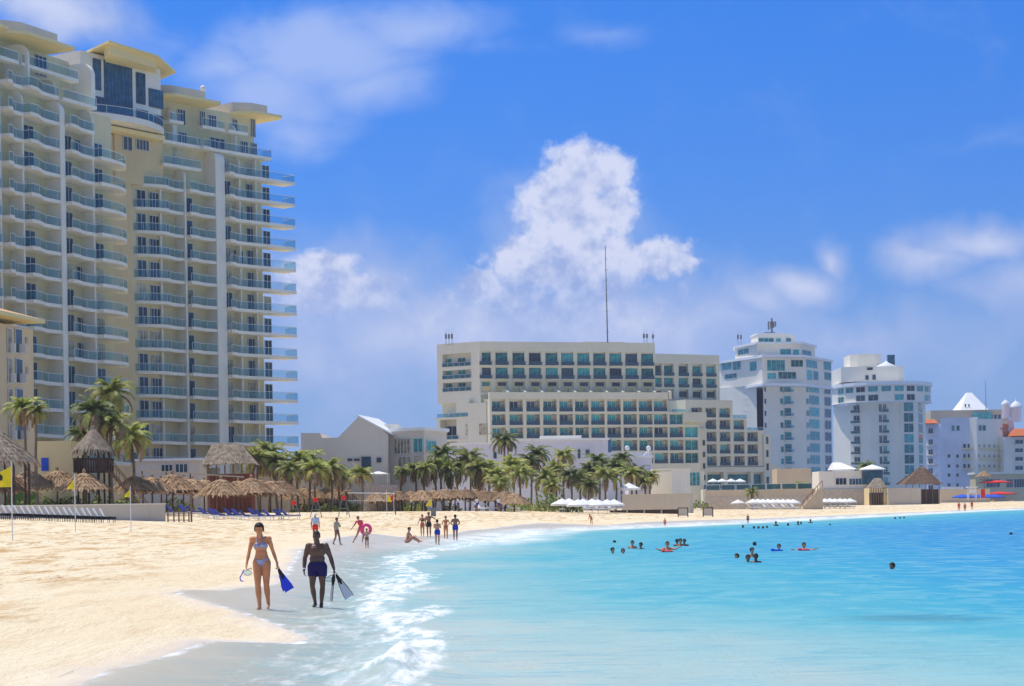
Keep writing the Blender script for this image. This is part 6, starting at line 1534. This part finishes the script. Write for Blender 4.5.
base_p = person(dict(elL=(.24,-.1,1.15), wrL=(.16,-.25,1.05)), 'person in white standing at the left end under the reddish thatch row', place(436,511), 1.7, 'skin_mid', 'm', 1, 0, .02, 'people under the reddish thatch', (('shirt','white_cloth'),('trunks','royal_trunks')))
for i, (px, w_) in enumerate(((449,'second'),(458,'third'),(469,'fourth'),(477,'fifth'),(489,'sixth'),(499,'seventh'))):
    dup(base_p, place(px, 510.5+(i%2)), i*1.4, 'person in white, %s from the left among those under the reddish thatch row' % w_)
# ---- bathers in the water: whole bodies standing on the bottom, the sea hides what is below its surface
SW = {}
def swimmer(px, py_head, py_water, sk, label, sex='m', pose=None, show=None, rz=0, cl=None, hm_='hair_dark', key=None):
    d = ground(px, py_water).y; x = at(px, py_water, d).x
    vis = (py_water-py_head)/F0*d                     # metres above the surface
    k = (sk, sex, key or '', cl, hm_)
    z = vis-1.765
    if k not in SW:
        SW[k] = person(pose or {}, label, (x,d,z), 1.75, sk, sex, 1.0, rz, .018, 'bathers in the sea', (('shirt',cl),) if cl else (), 'short', hm_)
    else:
        dup(SW[k], (x,d,z), rz, label, None, 'bathers in the sea')
arms = dict(elL=(.36,-.1,1.38), wrL=(.52,-.22,1.46), hdL=(.7,-.4,.2), elR=(-.34,-.15,1.33), wrR=(-.5,-.3,1.40), hdR=(-.7,-.4,.2))
sw = [(614.5,540,542.5,'skin_mid','lone head of the farthest bather at the left of the sea group'),(612.5,547,553.5,'skin_fair','bather with a pale back at the far left of the sea group'),(623,548,553.5,'skin_fair','child bather right beside the leftmost pale bather'),
 (632.5,540,548.5,'skin_fair','bather with dark hair and bare shoulders, third from the left in the sea'),(641,542,549,'skin_mid','bather close right of the bare shouldered one'),(667.5,541,551.5,'skin_tan','bather with bare shoulders alone in front of the huddled three'),
 (677,538.5,546,'skin_mid','left one of the three bathers huddled together'),(680.5,538,546,'skin_fair','middle one of the three bathers huddled together'),(684.5,538.5,546,'skin_mid','right one of the three bathers huddled together'),
 (737,553,558,'skin_tan','single head left of the tight group of four'),(754.5,541.5,545.5,'skin_dark','single dark head above the tight group of four'),(752,547,557,'skin_fair','tallest bather at the back of the tight group of four'),
 (748,554,562,'skin_mid','front left bather of the tight group of four'),(756,553,562.5,'skin_dark','front right dark haired bather of the tight group of four'),(892.5,562,569,'skin_mid','lone bather far to the right in the blue water'),
 (779,543.5,550,'skin_fair','bather holding the blue float'),(804,542,550,'skin_tan','bather holding the red float'),(1011,532,534.5,'skin_dark','tiny dark head at the right edge of the sea'),
 (743,525,528,'skin_dark','bather lying at the water line left of the low row'),(754,526,528.5,'skin_dark','leftmost head of the low row near the far shore'),(758.5,526,528.5,'skin_mid','second head of the low row near the far shore'),(763,526,528.5,'skin_dark','third head of the low row near the far shore'),(767,525.5,528,'skin_mid','last head of the low row near the far shore'),
 (776,521,526,'skin_dark','dark bather sitting in the shallows below the white parasols'),(788,523,526,'skin_mid','small bather right of the dark sitting one'),(798,521,525,'skin_dark','bather in the shallows, left of two close to the far shore'),(801,521.5,524.5,'skin_mid','bather in the shallows, right of two close to the far shore'),(810.5,519,523,'skin_dark','bather standing low by the far shore in front of the beach house'),(830,523.5,525,'skin_dark','lonely head off the far shore in front of the beach house'),
 (895,517,519,'skin_dark','leftmost of three heads off the right hand shore'),(900,516.8,518.6,'skin_dark','middle one of three heads off the right hand shore'),(904,516.5,518.4,'skin_dark','rightmost of three heads off the right hand shore')]
for i, (px, yh, yw, sk, lb_) in enumerate(sw):
    swimmer(px, yh, yw, sk, lb_, pose=arms if i in (5,15,16) else None, key='arms' if i in (5,15,16) else None, rz=((i*1.9)%2.4)-1.2 if i not in (5,15,16) else 0)
for px, py, mt, lb_ in ((777,551,'royal_cloth','blue inflatable float in front of a bather'),(804,550.5,'coral_cloth','red inflatable float in front of a bather'),(667.5,552,'coral_cloth','red float held by the lone bather before the huddled three')):
    p = ground(px, py); m = MB(); m.ball((0,0,.03),(.42,.24,.07),16,8); m.ball((-.30,0,.07),(.12,.2,.08),10,6); o = m.build('inflatable_float', mt, None, smooth=True); o.location = p; o.scale = (.7,.7,.9); o.rotation_euler.z = .2; tag(o, lb_, 'float')
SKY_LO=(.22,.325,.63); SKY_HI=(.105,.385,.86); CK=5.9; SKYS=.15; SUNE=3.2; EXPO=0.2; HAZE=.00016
# ================================================================== SKY, SUN, CAMERA
to_sun = Vector((-.30, .20, .93)).normalized()
el = math.asin(to_sun.z); azs = math.atan2(to_sun.x, to_sun.y)
sc = bpy.context.scene
w = bpy.data.worlds.new('World'); sc.world = w; w.use_nodes = True; t = NT(w.node_tree)
tc = t.n('ShaderNodeTexCoord'); D = tc.outputs['Generated']
sky = t.n('ShaderNodeTexSky', sky_type='NISHITA', sun_disc=False, sun_elevation=el, sun_rotation=azs, altitude=0, air_density=1.0, dust_density=.3, ozone_density=3.0)
sx = t.n('ShaderNodeSeparateXYZ'); t.l(D, sx.inputs[0])
az = t.math('MULTIPLY', t.math('ARCTAN2', sx.outputs[0], sx.outputs[1]), 2000.0)
ev = t.math('MULTIPLY', t.math('ARCSINE', sx.outputs[2]), 2000.0)
cb = t.n('ShaderNodeCombineXYZ'); t.l(az, cb.inputs[0]); t.l(ev, cb.inputs[1]); U = cb.outputs[0]
# domain warp so that the cloud outlines billow
def warp(scale, amt, vec):
    nz = t.n('ShaderNodeTexNoise'); t.l(vec, nz.inputs['Vector']); nz.inputs['Scale'].default_value = scale; nz.inputs['Detail'].default_value = 4; nz.inputs['Roughness'].default_value = .6
    a = t.n('ShaderNodeVectorMath', operation='SUBTRACT'); t.l(nz.outputs['Color'], a.inputs[0]); a.inputs[1].default_value = (.5,.5,.5)
    b = t.n('ShaderNodeVectorMath', operation='MULTIPLY'); t.l(a.outputs[0], b.inputs[0]); b.inputs[1].default_value = (amt,amt,0)
    c = t.n('ShaderNodeVectorMath', operation='ADD'); t.l(vec, c.inputs[0]); t.l(b.outputs[0], c.inputs[1]); return c.outputs[0]
def uv(px, py):
    x, z = slopes(px, py); return (math.atan2(x,1)*2000, math.atan2(z, math.hypot(1,x))*2000)
def blobs(vec, lst):
    out = None; tot = None
    for px, py, rx, ry, wt in lst:
        cx, cy = uv(px, py)
        a = t.n('ShaderNodeVectorMath', operation='SUBTRACT'); t.l(vec, a.inputs[0]); a.inputs[1].default_value = (cx,cy,0)
        b = t.vmul(a.outputs[0], (1/rx,1/ry,0)); l = t.n('ShaderNodeVectorMath', operation='LENGTH'); t.l(b, l.inputs[0])
        v = t.mr(l.outputs['Value'], 0, 1.35, wt, 0, 'LINEAR')
        out = v if out is None else t.math('MAXIMUM', out, v)
        q = t.math('MULTIPLY', v, v); tot = q if tot is None else t.math('ADD', tot, q)
    return out, tot
V1_ = warp(.011, 46, warp(.05, 10, U)); V2_ = warp(.006, 90, U)
hard = [(578,176,44,32,1),(612,172,30,26,.9),(543,203,30,24,.85),(572,215,56,40,1),(618,205,28,34,.9),(655,254,42,20,1),(682,262,20,10,.85),(478,292,26,24,.95),(520,262,44,34,.95),(590,265,70,50,1),(325,262,40,20,.85),(350,290,66,28,.8),(300,285,40,36,.8),(560,315,130,44,.85),(575,282,22,12,1),(420,322,60,22,.6)]
soft = [(430,340,260,74,1.0),(620,335,250,72,.95),(340,300,130,66,.9),(800,285,56,26,1.15),(836,258,20,26,1.0),(760,300,70,30,.8),(972,246,62,26,1.2),(940,262,60,26,.9),(50,4,90,34,1.25),(10,0,90,30,1.2),(860,340,240,50,.65),(1010,290,90,50,.7),(560,240,90,80,.7)]
wisp = [(330,50,130,52,1.15),(270,92,100,46,1.1),(420,22,100,44,1.0),(225,66,70,34,1.0),(300,125,70,34,.9),(480,45,90,26,.6),(600,28,60,18,.5),(150,50,60,40,.6),(980,150,90,14,.4),(370,80,90,40,.9)]
hard = [(a, b, c*1.06, d*1.12, e) for a, b, c, d, e in hard]; hb, ht = blobs(V1_, hard); sb_, _ = blobs(V2_, soft); wb, _ = blobs(V2_, wisp)
low = t.mr(ev, uv(512,345)[1], uv(512,250)[1], .25, 1)
f1 = t.noise(U, .032, 9, .64); f2 = t.noise(U, .012, 6, .6, .5); f3 = t.noise(t.vmul(U, (.6,1.3,1)), .010, 6, .6, .8)
hd_ = t.math('ADD', hb, t.math('MULTIPLY', t.math('SUBTRACT', f1, .5), .9)); da = t.math('MULTIPLY', t.mr(hd_, .22, .56), low)
sd_ = t.math('ADD', sb_, t.math('MULTIPLY', t.math('SUBTRACT', f2, .5), .9)); db = t.mr(sd_, .0, .85, 0, .85)
wd_ = t.math('ADD', wb, t.math('MULTIPLY', t.math('SUBTRACT', f3, .5), .9)); dc = t.mr(wd_, .12, 1.05, 0, .72)
# generic broken cloud for the rest of the sky, out of the direction of view
gen = t.mr(t.noise(t.vmul(D, (3,3,6)), 1.2, 6, .6), .52, .75, 0, .5); gen = t.math('MULTIPLY', gen, t.mr(sx.outputs[1], .93, .80))
fs = t.noise(warp(.03, 6, U), .05, 5, .6)
# relief: the same noise a little towards the sun minus here
off = t.n('ShaderNodeVectorMath', operation='ADD'); t.l(U, off.inputs[0]); off.inputs[1].default_value = (-5,9,0)
rel = t.math('SUBTRACT', f1, t.noise(off.outputs[0], .035, 7, .62))
core = t.math('MAXIMUM', t.mr(t.math('ADD', ht, t.math('MULTIPLY', t.math('SUBTRACT', f1, .5), 1.2)), .55, 1.5), t.mr(ev, uv(512,225)[1], uv(512,300)[1], 0, .7))
lum = t.math('ADD', t.math('SUBTRACT', 1.0, t.math('MULTIPLY', core, .95)), t.math('MULTIPLY', rel, 3.2), True)
CW_ = (.66,.71,.92); CL = (.34,.44,.77)
ccol = t.mix(lum, CL, CW_)
scol = t.mix(t.mr(sd_, .5, 1.3), (.38,.49,.82), (.66,.71,.92)); wcol = (.45,.57,.92)
# sky: physical sky, deepened towards the saturated tropical blue in the visible band
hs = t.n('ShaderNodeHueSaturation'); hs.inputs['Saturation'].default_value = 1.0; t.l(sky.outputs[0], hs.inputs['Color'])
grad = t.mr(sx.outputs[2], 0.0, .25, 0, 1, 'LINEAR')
tint = t.mix(t.mr(sx.outputs[2], .28, .6), t.mix(grad, SKY_LO, SKY_HI), (1.42,1.22,1.02))  # unseen upper sky is brightened and warmed as added fill light
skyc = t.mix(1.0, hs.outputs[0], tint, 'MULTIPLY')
def cs(col): 
    return col
def scale(c, k):
    v = t.n('ShaderNodeVectorMath', operation='SCALE'); 
    if isinstance(c, tuple): v.inputs[0].default_value = c
    else: t.l(c, v.inputs[0])
    v.inputs['Scale'].default_value = k; return v.outputs[0]
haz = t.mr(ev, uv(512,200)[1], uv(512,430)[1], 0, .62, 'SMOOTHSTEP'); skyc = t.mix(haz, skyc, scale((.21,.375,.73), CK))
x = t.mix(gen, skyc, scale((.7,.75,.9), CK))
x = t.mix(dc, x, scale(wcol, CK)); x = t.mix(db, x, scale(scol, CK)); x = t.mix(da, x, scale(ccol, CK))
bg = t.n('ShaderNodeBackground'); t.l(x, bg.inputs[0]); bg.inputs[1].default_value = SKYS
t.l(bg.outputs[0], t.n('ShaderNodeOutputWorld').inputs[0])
w.cycles.sampling_method = 'MANUAL'; w.cycles.sample_map_resolution = 1024
sl_ = bpy.data.lights.new('sun', 'SUN'); sl_.energy = SUNE; sl_.angle = R(.53); sl_.color = (1,.95,.86)
so = bpy.data.objects.new('sun', sl_); C.objects.link(so); so.rotation_euler = to_sun.to_track_quat('Z', 'Y').to_euler()
cam = bpy.data.cameras.new('camera'); co_ = bpy.data.objects.new('camera', cam); C.objects.link(co_); sc.camera = co_
cam.sensor_width = 36; cam.lens = F0/1024*36; cam.clip_start = .5; cam.clip_end = 6000
cam.shift_x = 0; cam.shift_y = (HC-343)/1024
# camera right axis points slightly down (horizon rises to the right in the picture)
rt = Vector((CR,0,-SR)); upv = Vector((SR,0,CR)); bk = Vector((0,-1,0))
mw = Matrix((rt, upv, bk)).transposed().to_4x4(); mw.translation = Vector((0,0,CZ)); co_.matrix_world = mw
sc.view_settings.view_transform = 'Standard'; sc.view_settings.look = 'None'; sc.view_settings.gamma = 1; sc.view_settings.exposure = EXPO
sc.render.engine = 'CYCLES'; sc.cycles.max_bounces = 8; sc.cycles.transparent_max_bounces = 16

if HAZE:
    hz = MB(); hz.box(-3500, 6500, -60, 3200, -14, 90); m_, t_h = newmat('haze'); v_ = t_h.n('ShaderNodeVolumePrincipled'); v_.inputs['Color'].default_value = (.90,.92,1,1); v_.inputs['Density'].default_value = HAZE; v_.inputs['Anisotropy'].default_value = .3
    t_h.l(v_.outputs[0], t_h.n('ShaderNodeOutputMaterial').inputs['Volume']); ho = hz.build('haze', 'haze'); tag(ho, kind='stuff'); sc.cycles.volume_bounces = 0
